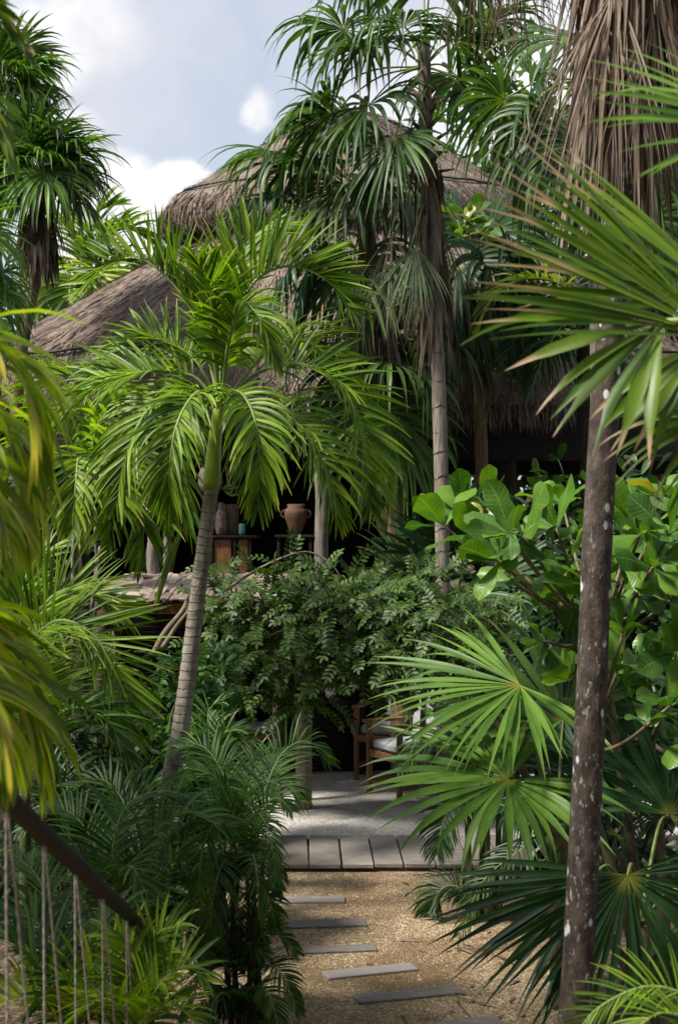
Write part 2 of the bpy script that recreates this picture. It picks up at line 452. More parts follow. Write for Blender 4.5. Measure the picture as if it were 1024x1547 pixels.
sheet('ground', [(-250, -40), (250, -40), (250, 400), (-250, 400)], MT['soil'], 0)
sheet('gravel_path', [(-2.6, 1.0), (2.6, 1.0), (2.6, 9.75), (-1.8, 9.75)], MT['gravel'], .002)
sheet('patio_gravel', [(-1.6, 9.75), (6, 9.75), (6, 18.5), (-1.6, 18.5)], MT['gravel_grey'], .004)
mb = [(-9, 2.4), (-2.05, 2.4), (-1.75, 4), (-1.35, 5.2), (-.98, 6.1), (-.86, 7.0), (-1.0, 7.8), (-.85, 8.6), (-.8, 9.1), (-1.55, 9.75), (-1.6, 19), (-9, 19)]
sheet('planting_bed', mb, MT['soil'], .006)
mb2 = [(1.35, 2.4), (9, 2.4), (9, 9.1), (1.9, 9.1), (1.45, 8.1), (1.15, 7.0), (1.05, 5.8)]
sheet('border_bed', mb2, MT['soil'], .006)

# pebbles and leaf litter lying on the path (uncountable)
def make_pebbles():
    m = M(); r = random.Random(5)
    for i in range(5200):
        y = r.uniform(5.6, 9.15); x = r.uniform(-1.2, 1.5)
        s = r.uniform(.004, .010) * (1 if r.random() < .93 else 1.5)
        b0 = len(m.v); rn = r.random()
        a = r.uniform(0, 6.28)
        for k in range(5):
            an = a + k * 1.2566
            m.v.append(V((x + s * math.cos(an) * r.uniform(.7, 1.2), y + s * math.sin(an) * r.uniform(.7, 1.2), .001))); m.a.append((0, rn, 0, 0))
        m.v.append(V((x, y, s * r.uniform(.5, .9)))); m.a.append((0, rn, 0, 0))
        for k in range(5):
            m.f.append((b0 + k, b0 + (k + 1) % 5, b0 + 5)); m.m.append(0)
    o = emit(m, 'gravel', [simple_mat('pebble', (.20, .14, .08), (.46, .37, .26), .9, 60)], None, False)
    tag(o, 'loose tan gravel stones scattered over the path', 'gravel', None, 'stuff')
make_pebbles()
def make_litter():
    m = M(); r = random.Random(15)
    for i in range(150):
        y = r.uniform(5.8, 9.1); e = r.random()
        x = r.choice((-1, 1)) * r.uniform(.35, 1.1) if e < .8 else r.uniform(-.6, .8)
        a = r.uniform(0, 6.28); L_ = r.uniform(.03, .09) if r.random() < .8 else r.uniform(.12, .28)
        blade(m, V((x, y, .012)), V((math.cos(a), math.sin(a), .05)), V((0, 0, 1)), L_, r.uniform(.008, .02), OVAL, 5, .12, -.3, r.random(), 0, twist=r.uniform(-.6, .6))
    o = emit(m, 'leaf_litter', [MT['dead']], None)
    tag(o, 'dry fallen leaf scraps along the edges of the gravel path', 'leaf litter', None, 'stuff')
make_litter()

# boardwalk
def make_boardwalk():
    zt = .055
    y0 = F * (H - zt) / (1305 - HOR); y1 = F * (H - zt) / (1262 - HOR)
    t = thing('boardwalk', 'low grey plank boardwalk crossing the gravel path', 'boardwalk', ((G(430, 1300)).x, (y0 + y1) / 2, 0))
    m = M(); r = random.Random(3)
    x = (418 - 512) / F * y0
    while x < 2.6:
        w = r.uniform(.188, .222)
        e = r.uniform(-.008, .008)
        box(m, (x + w / 2, (y0 + y1) / 2 + e, zt - .014 + r.uniform(-.002, .002)), w - r.uniform(.006, .014), y1 - y0 + r.uniform(0, .03), .028, 0, ey=V((r.uniform(-.01, .01) - .03, 1, 0)).normalized(), rnd=r.random(), bev=.004)
        x += w
    emit(m, 'deck_planks', [MT['wood_grey']], t, False)
    m = M()
    box(m, ((2.6 + (418 - 512) / F * y0) / 2, y0 + .03, .02), 2.6 - (418 - 512) / F * y0 - .02, .035, .04, bev=.003)
    emit(m, 'edge_beam', [MT['wood_fascia']], t, False)
    m = M()
    box(m, ((2.6 + (418 - 512) / F * y0) / 2, y1 - .05, .02), 2.6 - (418 - 512) / F * y0 - .02, .035, .038, bev=.003)
    emit(m, 'back_beam', [MT['wood_fascia']], t, False)
make_boardwalk()

# stepping boards
steps = [
    ([(612, 1544), (742, 1529), (772, 1552), (640, 1572)], 'nearest grey step board, cut off by the bottom of the photo'),
    ([(534, 1500), (690, 1487), (698, 1497), (541, 1514)], 'broad grey step board second nearest, its right end tilted away'),
    ([(485, 1466), (620, 1453), (632, 1462), (497, 1477)], 'grey step board third nearest, visibly skewed across the path'),
    ([(454, 1429), (565, 1425), (571, 1433), (460, 1438)], 'short narrow grey step board in the middle of the row'),
    ([(430, 1390), (551, 1387), (553, 1396), (434, 1400)], 'grey step board second from the boardwalk'),
    ([(412, 1353), (520, 1353), (522, 1361), (412, 1362)], 'farthest step board, lying closest to the boardwalk'),
]
for q, lab in steps:
    g = [G(a, b, .018) for a, b in q]
    c = (g[0] + g[1] + g[2] + g[3]) / 4
    ex = ((g[1] + g[2]) - (g[0] + g[3])) / 2; ey = ((g[0] + g[1]) - (g[2] + g[3])) / 2
    lx, ly = ex.length, ey.length
    exn = ex.normalized(); eyn = V((-exn.y, exn.x, 0))
    m = M(); box(m, (c.x, c.y, .003), lx, max(.1, min(.16, ly)), .026, 0, exn, eyn, rnd=R0.random(), bev=.004)
    t = bpy.data.objects.new('x', None)
    o = emit(m, 'step_board', [MT['wood_step']], None, False)
    tag(o, lab, 'step board', 'grey step boards set in the gravel path')

# ------------------------------------------------------------------ palapa
CX, CY, AX, AY, EXPO = (530 - 512) / F * 16, 16.0, 4.6, 2.55, 2.3
def ring(s, an, EXPO=EXPO):
    if s < .56: EXPO = 2.0
    c, n = math.cos(an), math.sin(an)
    return (CX + AX * s * math.copysign(abs(c) ** (2 / EXPO), c), CY + AY * s * math.copysign(abs(n) ** (2 / EXPO), n))

def thatch_surface(m, prof, n, strands, slen, seed, fringe=0, fl=.3):
    r = random.Random(seed); b0 = len(m.v)
    for i, (s, z) in enumerate(prof):
        for k in range(n):
            an = 2 * math.pi * k / n
            x, y = ring(s, an)
            d = mnoise.noise(V((x * 2.2, y * 2.2, z * 2.2))) * .045
            m.v.append(V((x, y, z + d))); m.a.append((i / (len(prof) - 1), .5, .5, 0))
    for i in range(len(prof) - 1):
        for k in range(n):
            a = b0 + i * n + k; b = b0 + i * n + (k + 1) % n
            m.f.append((a, b, b + n, a + n)); m.m.append(0)
    def surf(u, an):
        x = u * (len(prof) - 1); k = min(int(x), len(prof) - 2); f = x - k
        s = prof[k][0] * (1 - f) + prof[k + 1][0] * f; z = prof[k][1] * (1 - f) + prof[k + 1][1] * f
        a, b = ring(s, an); return V((a, b, z + mnoise.noise(V((a * 2.2, b * 2.2, z * 2.2))) * .045))
    for i in range(strands):
        an = r.uniform(math.pi * .95, math.pi * 2.05); u = r.random() ** 1.15 * .97 + .015
        p = surf(u, an); q = surf(max(0, u - .05), an + r.gauss(0, .012))
        d = (q - p).normalized()
        o = V((p.x - CX, p.y - CY, 0)).normalized() * .7 + UP * .7
        d = (d + o * r.uniform(-.02, .20) + V((r.gauss(0, .14), r.gauss(0, .14), r.gauss(0, .1)))).normalized()
        blade(m, p + o * .012, d, o, slen * r.uniform(.5, 1.3), r.uniform(.006, .016), [(0, 1), (.6, .8), (1, .2)], 2, .2, 0, r.random(), 0)
    for i in range(fringe):
        an = r.uniform(math.pi * .9, math.pi * 2.1)
        p = surf(r.uniform(.0, .12), an); o = V((p.x - CX, p.y - CY, 0)).normalized()
        d = V((0, 0, -1)) + o * r.uniform(-.05, .3) + V((r.gauss(0, .12), r.gauss(0, .12), 0))
        blade(m, p + o * r.uniform(-.1, .02), d, o, fl * r.uniform(.4, 1.25), r.uniform(.006, .015), [(0, 1), (.6, .8), (1, .15)], 3, .3, 0, r.random(), 0)

PAL = thing('thatched_palapa', 'large open thatched palapa with two tiered rounded roof behind the palms', 'palapa', (CX, CY, 0))
m = M()
thatch_surface(m, [(.95, 3.38), (1.01, 3.40), (1.02, 3.48), (.985, 3.72), (.945, 3.98), (.905, 4.10), (.86, 4.22), (.77, 4.42), (.665, 4.70), (.56, 4.98), (.47, 5.22), (.40, 5.42), (.28, 5.85)], 120, 15000, .2, 21, 6500, .24)
rf = emit(m, 'thatched_roof', [MT['thatch']], PAL)
m = M()
thatch_surface(m, [(.37, 5.46), (.45, 5.48), (.468, 5.58), (.46, 5.74), (.43, 5.90), (.31, 6.25), (.19, 6.57), (.1, 6.80), (.01, 6.90)], 90, 5200, .2, 22, 2600, .22)
emit(m, 'roof_cap', [MT['thatch']], PAL)
for s, z, nme in ((.957, 3.99, 'roof_cable'), (.421, 5.95, 'roof_cable')):
    m = M(); r = random.Random(int(z * 10))
    pts = []
    for k in range(70):
        an = math.pi * (.9 + 1.2 * k / 69); x, y = ring(s, an); pts.append(V((x, y, z + mnoise.noise(V((k * .35, 2, z))) * .035)))
    tube(m, pts, .016 if z < 5 else .012, 6)
    emit(m, nme, [MT['cable']], PAL)
# floor, walls, beams, posts
ZF = 1.45
m = M()
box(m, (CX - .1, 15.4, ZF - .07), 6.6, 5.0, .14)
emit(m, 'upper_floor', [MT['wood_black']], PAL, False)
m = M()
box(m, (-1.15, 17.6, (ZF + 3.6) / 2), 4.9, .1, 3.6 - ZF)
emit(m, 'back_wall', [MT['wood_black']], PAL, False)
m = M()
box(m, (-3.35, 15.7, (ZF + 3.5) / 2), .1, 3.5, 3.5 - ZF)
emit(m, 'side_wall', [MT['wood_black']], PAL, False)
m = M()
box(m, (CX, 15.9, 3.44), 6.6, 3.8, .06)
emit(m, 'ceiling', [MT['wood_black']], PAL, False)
m = M()
for yy in (13.75, 17.3):
    box(m, (CX + .3, yy, 3.12), 7.2, .14, .46)
emit(m, 'beam', [MT['wood_black']], PAL, False)
def post(px, Z, z0, z1, rad, mat):
    m = M(); x = (px - 512) / F * Z; r = random.Random(px)
    pts = [V((x + r.uniform(-.012, .012), Z, z0 + (z1 - z0) * i / 9)) for i in range(10)]
    tube(m, pts, [rad * r.uniform(.92, 1.08) for _ in pts], 10)
    return emit(m, 'post', [mat], PAL)
post(486, 13.3, 0.0, 3.2, .068, MT['post_grey'])
post(253, 13.9, ZF, 3.2, .05, MT['post_grey'])
post(232, 13.0, ZF, 2.45, .06, MT['post_grey'])
post(760, 14.2, 0.0, 3.2, .13, MT['bark_dark'])
post(645, 16.5, 0.0, 3.2, .09, MT['bark_dark'])
post(940, 15.0, 0.0, 3.2, .10, MT['bark_dark'])

# low parapet rail in front of the upper floor
t = thing('deck_bench', 'pale grey slatted bench at the edge of the upper deck', 'bench', P(205, 890, 12.95))
m = M()
c = P(215, 879, 12.95)
box(m, c, .85, .10, .04, bev=.006); box(m, c + V((0, .13, 0)), .85, .10, .04, bev=.006)
emit(m, 'seat', [MT['wood_grey']], t, False)
for dx in (-.38, .02, .38):
    m = M(); box(m, c + V((dx, .06, -.125)), .07, .2, .2, bev=.004); emit(m, 'leg', [MT['wood_grey']], t, False)

# bar table with cup, log, jars
def bar_table():
    Z = 13.6
    zt = P(0, 809, Z).z
    a = P(322, 0, Z).x; b = P(376, 0, Z).x
    t = thing('bar_counter', 'low bar counter with brown wood panels in a black frame', 'counter', ((a + b) / 2, Z, ZF))
    m = M(); box(m, ((a + b) / 2 + .03, Z + .2, zt - .012), b - a + .12, .5, .024, bev=.003); emit(m, 'counter_top', [MT['wood_black']], t, False)
    for x0, x1 in ((a, a + .185), (a + .235, b)):
        m = M(); box(m, ((x0 + x1) / 2, Z, (ZF + zt - .03) / 2), x1 - x0 - .02, .03, zt - .04 - ZF, bev=.003); emit(m, 'panel', [MT['wood_panel']], t, False)
    for x in (a - .012, a + .205, b + .012):
        m = M(); box(m, (x, Z - .01, (ZF + zt - .026) / 2), .024, .05, zt - .026 - ZF); emit(m, 'frame_post', [MT['wood_black']], t, False)
    c = P(365, 0, Z); zc = zt
    o = M(); lathe(o, (c.x, Z + .08, zc), [(.030, .0), (.032, .03), (.034, .11), (.030, .113), (.028, .03)], 16)
    ob = emit(o, 'tumbler', [MT['turquoise']]); tag(ob, 'turquoise tumbler standing on the bar counter', 'tumbler')
    # upright log beside it
    m = M(); c = P(348, 0, Z + .28)
    pts = [V((c.x, Z + .28, zt + .003 + .30 * i / 5)) for i in range(6)]
    tube(m, pts, [.085, .08, .083, .086, .084, .08], 12)
    ob = emit(m, 'log_stump', [MT['bark_brown']]); tag(ob, 'rough brown log standing upright on the bar counter', 'log')
    m = M(); c = P(334, 0, Z + .15)
    lathe(m, (c.x, Z + .15, zt), [(.03, 0), (.05, .02), (.058, .1), (.05, .2), (.03, .26), (.028, .31), (.034, .32)], 16)
    ob = emit(m, 'pale_bottle', [MT['shingle']]); tag(ob, 'slender brown vase standing left on the bar counter', 'vase')
bar_table()

def jar(px, Z, ztop_px, base_px, lab):
    zb = P(0, base_px, Z).z; h = (base_px - ztop_px) / F * Z
    c = P(px, 0, Z)
    t = thing('urn', lab, 'urn', (c.x, Z, zb))
    m = M(); k = h / .26
    prof = [(.045 * k, 0), (.055 * k, .03 * k), (.085 * k, .12 * k), (.10 * k, .18 * k), (.095 * k, .215 * k), (.07 * k, .235 * k), (.078 * k, .26 * k), (.07 * k, .262 * k), (.06 * k, .23 * k)]
    lathe(m, (c.x, Z, zb), prof, 22); emit(m, 'body', [MT['terracotta']], t)
    for sg in (-1, 1):
        m = M(); pts = [V((c.x + sg * (.092 + .035 * math.sin(math.pi * i / 8)) * k, Z, zb + (.14 + .075 * i / 8) * k)) for i in range(9)]
        tube(m, pts, .009 * k, 6); emit(m, 'handle', [MT['terracotta']], t)
    return t
zs = P(0, 808, 13.4).z
t = thing('console_table', 'thin dark console table carrying the two handled urn', 'table', P(445, 850, 13.4))
t['label'] = 'thin dark console table beneath the terracotta urn'
c = P(445, 808, 13.4)
m = M(); box(m, (c.x, 13.4, c.z - .012), .36, .28, .024, bev=.003); emit(m, 'table_top', [MT['wood_black']], t, False)
for dx in (-.15, .15):
    for dy in (-.11, .11):
        m = M(); box(m, (c.x + dx, 13.4 + dy, (ZF + c.z - .024) / 2), .022, .022, c.z - .024 - ZF); emit(m, 'leg', [MT['wood_black']], t, False)
jar(447, 13.4, 762, 808, 'terracotta urn with two handles on the console table')
c2 = P(583, 812, 13.8)
t = thing('plinth', 'dark plinth under the urn behind the drooping fan leaves', 'plinth', (c2.x, 13.8, ZF))
m = M(); box(m, (c2.x, 13.8, (ZF + c2.z - .03) / 2), .22, .22, c2.z - .03 - ZF, bev=.004); emit(m, 'shaft', [MT['wood_black']], t, False)
m = M(); box(m, (c2.x, 13.8, c2.z - .015), .28, .28, .03, bev=.004); emit(m, 'cap', [MT['wood_black']], t, False)
jar(583, 13.8, 766, 812, 'terracotta urn half hidden behind drooping fan leaves')
# round wicker ornament lamp hanging behind the crownshaft
t = thing('hanging_lamp', 'dull round lamp hanging behind the green crownshaft', 'lamp', P(318, 720, 13.2))
m = M(); c = P(318, 722, 13.2); lathe(m, c, [(.02, -.16), (.08, -.13), (.115, -.05), (.11, .04), (.07, .11), (.02, .13)], 16); emit(m, 'lamp_shade', [MT['post_grey']], t)
m = M(); tube(m, [c + V((0, 0, .12)), c + V((.01, 0, .7))], .004, 5); emit(m, 'cord', [MT['cable']], t)

# shingled canopy below the deck
def canopy():
    Zf, Zb = 11.4, 12.75
    zf, zb = P(0, 906, Zf).z, P(0, 874, Zb).z
    x0, x1 = P(140, 0, Zf).x, P(430, 0, Zf).x
    t = thing('shingle_canopy', 'ragged weathered shingle canopy under the upper deck', 'canopy', ((x0 + x1) / 2, (Zf + Zb) / 2, zf))
    m = M(); r = random.Random(8)
    rows = 6
    for j in range(rows):
        f = 1 - j / (rows - 1)
        y = Zf + (Zb - Zf) * (1 - f) ; z = zf + (zb - zf) * (1 - f)
        x = x0
        while x < x1:
            w = r.uniform(.05, .13)
            L = r.uniform(.28, .4)
            ey = V((r.gauss(0, .12), Zb - Zf, (zb - zf) + r.uniform(-.05, .12))).normalized()
            ez = V((r.gauss(0, .1), 0, 1)); ex = ey.cross(ez).normalized(); ez = ex.cross(ey)
            box(m, (x + w / 2, y + L * .4 + r.uniform(-.08, .05), z + .012 + .012 * r.random()), w, L, .014, 0, ex, ey, ez, rnd=r.random(), bev=.002)
            x += w * .86
    emit(m, 'shingles', [MT['shingle']], t, False)
    m = M(); box(m, ((x0 + x1) / 2, Zf + .14, zf - .075), x1 - x0 - .1, .07, .09, bev=.006); emit(m, 'fascia_beam', [MT['wood_panel']], t, False)
    m = M()
    x = x0 + .2
    while x < x1:
        box(m, (x, (Zf + Zb) / 2 + .1, (zf + zb) / 2 - .06), .06, Zb - Zf - .2, .07, ey=V((0, Zb - Zf, zb - zf)).normalized()); x += .6
    emit(m, 'rafters', [MT['wood_black']], t, False)
    for px in (150, 420):
        m = M(); x = P(px, 0, Zf + .2).x
        tube(m, [V((x, Zf + .16, 0)), V((x + .01, Zf + .16, zf - .1))], .05, 8); emit(m, 'post', [MT['bark_dark']], t)
canopy()

# slatted screen under the deck
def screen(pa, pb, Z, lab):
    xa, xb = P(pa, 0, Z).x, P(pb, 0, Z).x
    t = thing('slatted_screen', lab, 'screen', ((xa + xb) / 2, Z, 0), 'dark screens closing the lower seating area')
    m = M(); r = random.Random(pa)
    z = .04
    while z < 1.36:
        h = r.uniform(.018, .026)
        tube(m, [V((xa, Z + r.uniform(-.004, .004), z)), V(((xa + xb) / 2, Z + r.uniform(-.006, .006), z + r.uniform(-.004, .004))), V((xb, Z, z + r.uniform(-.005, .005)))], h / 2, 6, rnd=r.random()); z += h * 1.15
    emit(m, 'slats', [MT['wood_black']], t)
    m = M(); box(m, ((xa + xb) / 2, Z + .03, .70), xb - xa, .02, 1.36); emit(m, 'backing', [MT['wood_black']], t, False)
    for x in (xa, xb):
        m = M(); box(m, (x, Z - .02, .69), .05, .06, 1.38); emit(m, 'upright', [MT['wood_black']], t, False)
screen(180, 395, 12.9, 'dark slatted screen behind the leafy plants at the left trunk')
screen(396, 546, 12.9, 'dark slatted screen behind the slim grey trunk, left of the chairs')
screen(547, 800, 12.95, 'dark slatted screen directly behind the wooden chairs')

# wooden chairs with pale cushions
def chair(loc, rz, lab, s=1.0):
    t = thing('wooden_chair', lab, 'chair', loc, 'wooden chairs in the lower seating area')
    t.rotation_euler = (0, 0, rz)
    def part(m, name, mat):
        me = emit(m, name, [mat], None, False); me.parent = t; return me
    w, d, sh, bh = .50 * s, .46 * s, .40 * s, .90 * s
    for sx in (-1, 1):
        m = M(); box(m, (sx * w / 2, -d / 2, .30 * s), .04, .045, .60 * s, bev=.005); part(m, 'leg', MT['wood_teak'])
        m = M(); box(m, (sx * w / 2, d / 2 + .02, bh / 2), .04, .05, bh, ez=V((0, .10, 1)).normalized(), ey=V((0, 1, -.10)).normalized(), bev=.005); part(m, 'leg', MT['wood_teak'])
        m = M(); box(m, (sx * w / 2, 0, .615 * s), .06, d + .12, .028, bev=.005); part(m, 'armrest', MT['wood_teak'])
        m = M(); box(m, (sx * w / 2, 0, sh - .05), .03, d - .05, .06, bev=.004); part(m, 'side_rail', MT['wood_teak'])
        m = M(); box(m, (sx * w / 2, 0, .12 * s), .028, d - .03, .035, bev=.004); part(m, 'stretcher', MT['wood_teak'])
    m = M(); box(m, (0, -d / 2, sh - .05), w - .04, .03, .06, bev=.004); part(m, 'front_rail', MT['wood_teak'])
    m = M(); box(m, (0, d / 2 + .05, bh - .05), w - .04, .03, .07, bev=.004); part(m, 'top_rail', MT['wood_teak'])
    m = M(); box(m, (0, -.01, sh + .025), w - .06, d - .03, .08, bev=.022); part(m, 'seat_cushion', MT['cloth'])
    m = M(); box(m, (0, d / 2 - .02, sh + .29), w - .07, .08, .40, ez=V((0, .10, 1)).normalized(), ey=V((0, 1, -.10)).normalized(), bev=.022); part(m, 'back_cushion', MT['cloth'])
    return t
g = G(592, 1207); chair((g.x + .14, g.y + .12, 0), math.radians(-62), 'wooden armchair with pale cushions nearest the boardwalk')
g = G(575, 1182); chair((g.x + .12, g.y + .25, 0), math.radians(-20), 'wooden armchair right up against the screen, pale cloth back', 1.06)
g = G(362, 1178); chair((g.x + .02, g.y + .2, 0), math.radians(35), 'wooden armchair left of the slim grey trunk, mostly behind palm fronds', 1.05)
t = thing('wall_lamp', 'small white curved lamp under the leafy vine canopy', 'lamp', P(499, 1046, 12.7))
m = M(); c = P(499, 1046, 12.7); lathe(m, c, [(.02, -.045), (.042, -.03), (.05, .01), (.056, .045), (.05, .045)], 12); emit(m, 'lamp_shade', [MT['white']], t)
m = M(); tube(m, [c + V((0, .0, .0)), c + V((0, .19, .03))], .007, 6); emit(m, 'bracket', [MT['wood_black']], t)

# ------------------------------------------------------------------ railing with ropes
def railing():
    a = P(-60, 1140, 2.45); b = P(213, 1399, 4.8)
    t = thing('rope_railing', 'dark wooden handrail with zigzag ropes descending at the left', 'railing', (b.x, b.y, 0))
    m = M(); pts = []
    r = random.Random(2)
    for i in range(16):
        f = i / 15; p = a.lerp(b, f) + V((r.uniform(-.002, .002), 0, r.uniform(-.002, .002))); pts.append(p)
    tube(m, pts, [.0225 * r.uniform(.97, 1.03) for _ in pts], 8)
    emit(m, 'handrail', [MT['wood_dark']], t)
    drop = V((0, 0, -.82))
    m = M(); tube(m, [a + drop, b + drop + V((0, 0, .0))], .035, 8); emit(m, 'lower_rail', [MT['wood_dark']], t)
    m = M(); tube(m, [V((b.x, b.y + .01, 0)), V((b.x, b.y + .01, b.z + .01))], .045, 10); emit(m, 'newel_post', [MT['wood_dark']], t)
    def at(px):
        lo, hi = 0., 1.
        for _ in range(40):
            f = (lo + hi) / 2; q = a.lerp(b, f)
            if q.x / q.y * F + 512 < px: lo = f
            else: hi = f
        return f
    ROP = [-32, 13, 69, 116, 157, 193, 213]
    def nxt(px): return at(ROP[ROP.index(px) + 1])
    for px in ROP[:-1]:
        f = at(px); top = a.lerp(b, f); d = (b - a).normalized()
        fn = nxt(px)
        for dx, ff in ((-.006, 0.0), (.006, fn - f)):
            m = M(); bot = a.lerp(b, min(1, f + ff)) + drop
            p0 = top + d * dx * 1.6 + V((0, -.01, -.02))
            N = 30; pts = [p0.lerp(bot, i / N) + V((0, 0, 0)) for i in range(N + 1)]
            tube(m, pts, .0024, 7)
            # twisted strand relief
            for k in range(2):
                sp = []
                for i in range(150):
                    q = p0.lerp(bot, i / 149); an = i * .62 + k * math.pi
                    sp.append(q + V((math.cos(an), math.sin(an), 0)) * .0013)
                tube(m, sp, .0018, 5)
            emit(m, 'rope', [MT['rope']], t)
railing()

# ------------------------------------------------------------------ palms
def trunk_pts(pl, Z, n):
    return catmull([P(x, y, Z + dz) for x, y, dz in pl], n)

def ground_base(px, Z):
    return V(((px - 512) / F * Z, Z, 0))

def ringed_trunk(m, pts, r0, r1, rnd, bulge=1.25, rings=True, n=14):
    rad = []
    for i in range(len(pts)):
        f = i / (len(pts) - 1)
        r = r0 + (r1 - r0) * f
        if f < .12: r *= 1 + (bulge - 1) * (1 - f / .12)
        if rings: r *= 1 + (.035 if i % 3 == 0 else -.01)
        rad.append(r * rnd.uniform(.985, 1.015))
    tube(m, pts, rad, n)

# --- main adonidia
def adonidia():
    Z = 8.0; r = random.Random(40)
    base = ground_base(232, Z)
    t = thing('christmas_palm', 'leaning ringed grey palm with green crownshaft and arching feather fronds', 'palm', base)
    pts = catmull([base, P(252, 1215, Z), P(276, 1080, Z), P(299, 900, Z), P(320, 738, Z)], 110)
    m = M(); ringed_trunk(m, pts, .060, .039, r); emit(m, 'trunk', [MT['bark_ring']], t)
    m = M()
    pts = catmull([P(319, 740, Z), P(322, 700, Z), P(326, 655, Z), P(331, 615, Z), P(335, 585, Z)], 14)
    tube(m, pts, [.041, .047, .048, .046, .043, .040, .038, .036, .034, .032, .029, .026, .023, .02], 14); emit(m, 'crownshaft', [MT['crownshaft']], t)
    O = (332, 612)
    U1 = V((0, -.8, .75)); U2 = V((.1, -.9, .5)); UF = V((0, -.35, 1))
    FR = [
        ([(332, 615, 0), (316, 545, .05), (284, 458, .1), (222, 395, .15), (165, 398, .2), (125, 440, .25)], .44, 36, .12, 66, 42, V((-.25, -.72, .8)), 1),
        ([(336, 612, 0), (352, 500, .05), (385, 425, .1), (440, 402, .12), (495, 425, .1), (530, 470, .1)], .48, 36, .2, 66, 34, V((.2, -.75, .75)), -1),
        ([(335, 612, -.05), (345, 520, -.2), (366, 462, -.35), (390, 480, -.5), (412, 545, -.55)], .36, 25, 1.3, 66, 25, UP),
        ([(338, 612, 0), (390, 563, 0), (460, 552, .05), (520, 588, .05), (550, 660, .05), (560, 770, .0)], .44, 28, .45, 66, 25, V((.1, -.6, .8))),
        ([(338, 615, -.05), (395, 612, -.15), (455, 645, -.25), (495, 715, -.3), (508, 780, -.3)], .40, 20, .8, 66, 25, UF),
        ([(336, 612, -.05), (360, 592, -.3), (384, 630, -.5), (392, 700, -.55), (390, 765, -.52)], .38, 18, 1.2, 66, 25, UF),
        ([(330, 612, 0), (290, 568, 0), (220, 562, -.05), (150, 580, -.05), (92, 640, 0)], .44, 26, .45, 66, 28, V((0, -.45, .9))),
        ([(330, 615, -.05), (275, 592, -.2), (222, 622, -.3), (192, 685, -.35), (178, 755, -.35)], .42, 20, .8, 66, 25, UF),
        ([(331, 610, .1), (290, 540, .2), (232, 512, .25), (185, 535, .3), (140, 590, .3)], .40, 30, .3, 66, 30, V((0, -.4, .9))),
        ([(334, 608, .1), (336, 500, .2), (350, 415, .35), (385, 355, .55), (430, 340, .8)], .42, 35, .25, 62, 30, U2),
        ([(337, 610, .1), (400, 535, .35), (455, 515, .6), (500, 550, .8), (530, 610, .9)], .40, 28, .5, 66, 28, UP),
        ([(331, 613, -.1), (300, 592, -.4), (268, 640, -.6), (256, 720, -.62), (262, 780, -.6)], .38, 18, 1.1, 66, 25, UF),
        ([(333, 608, .05), (322, 520, -.1), (318, 440, -.25), (300, 400, -.45)], .40, 35, .3, 60, 28, UP),
    ]
    for c, Lm, v, dr, a0, a1, up_, *fl in FR:
        m = M(); frond(m, [P(x, y, Z + dz) for x, y, dz in c], r, 54, Lm * .9, .023, a0, a1, v, dr * 1.15, .2, up_, .013, 8, 7, flip=fl[0] if fl else 0)
        emit(m, 'frond', [MT['adonidia'], MT['rachis_green']], t)
    # spear leaf and flower stalk
    m = M(); tube(m, catmull([P(335, 600, Z), P(338, 520, Z), P(346, 425, Z)], 10), [.012 * (1 - i / 10) + .002 for i in range(10)], 6); emit(m, 'spear_leaf', [MT['adonidia']], t)
    m = M()
    for k in range(16):
        a = P(335, 738, Z); e = a + V((r.uniform(.02, .16), r.uniform(-.12, .02), r.uniform(-.02, .18)))
        mid_ = a.lerp(e, .5) + V((.02, -.02, -.05)); tube(m, catmull([a, mid_, e], 8), .0035, 4)
    emit(m, 'flower_stalk', [MT['rachis_green']], t)
    # two torn fibres hanging from the crown
    m = M()
    for x in (287, 300, 344):
        a = P(x, 625, Z - .1); tube(m, catmull([a, a + V((.01, 0, -.12)), a + V((-.005, 0, -.32 if x != 300 else -.2))], 8), .0022, 4)
    emit(m, 'hanging_fibres', [MT['twig']], t)
adonidia()

def feather_palm(name, lab, cat, Z, bpx, crown, fronds, leafm, r0=.05, r1=.035, trunkm='bark_dark', shaft=None, seed=1, nl=42, w=.03, group=None, rr=.012, mid=None, stemmat=None, rac='rachis_green', jit=7, base=None):
    r = random.Random(seed)
    base = base if base is not None else ground_base(bpx, Z)
    t = thing(name, lab, cat, base, group)
    top = P(crown[0], crown[1], Z)
    ctrl = [base] + [P(x, y, Z + d) for x, y, d in (mid or [])] + [top]
    pts = catmull(ctrl, 40)
    m = M(); ringed_trunk(m, pts, r0, r1, r, 1.2); emit(m, 'trunk', [MT[trunkm]], t)
    if shaft:
        m = M(); q = catmull([top + V((0, 0, -.01)), P(crown[0] + shaft[0], crown[1] - shaft[1], Z)], 8)
        tube(m, q, [r1 * x for x in (1.05, 1.15, 1.12, 1.05, .98, .9, .78, .6)], 12); emit(m, 'crownshaft', [MT['crownshaft']], t)
    for fr in fronds:
        c, Lm, v, dr = fr[:4]
        lm = fr[4] if len(fr) > 4 and fr[4] else leafm
        up_ = V(fr[5]) if len(fr) > 5 else UP
        m = M(); frond(m, [P(x, y, Z + dz) for x, y, dz in c], r, nl, Lm, w, 68, 28, v, dr, .16, up_, rr, jit, 6)
        emit(m, 'frond', [MT[lm], MT[rac]], t)
    return t

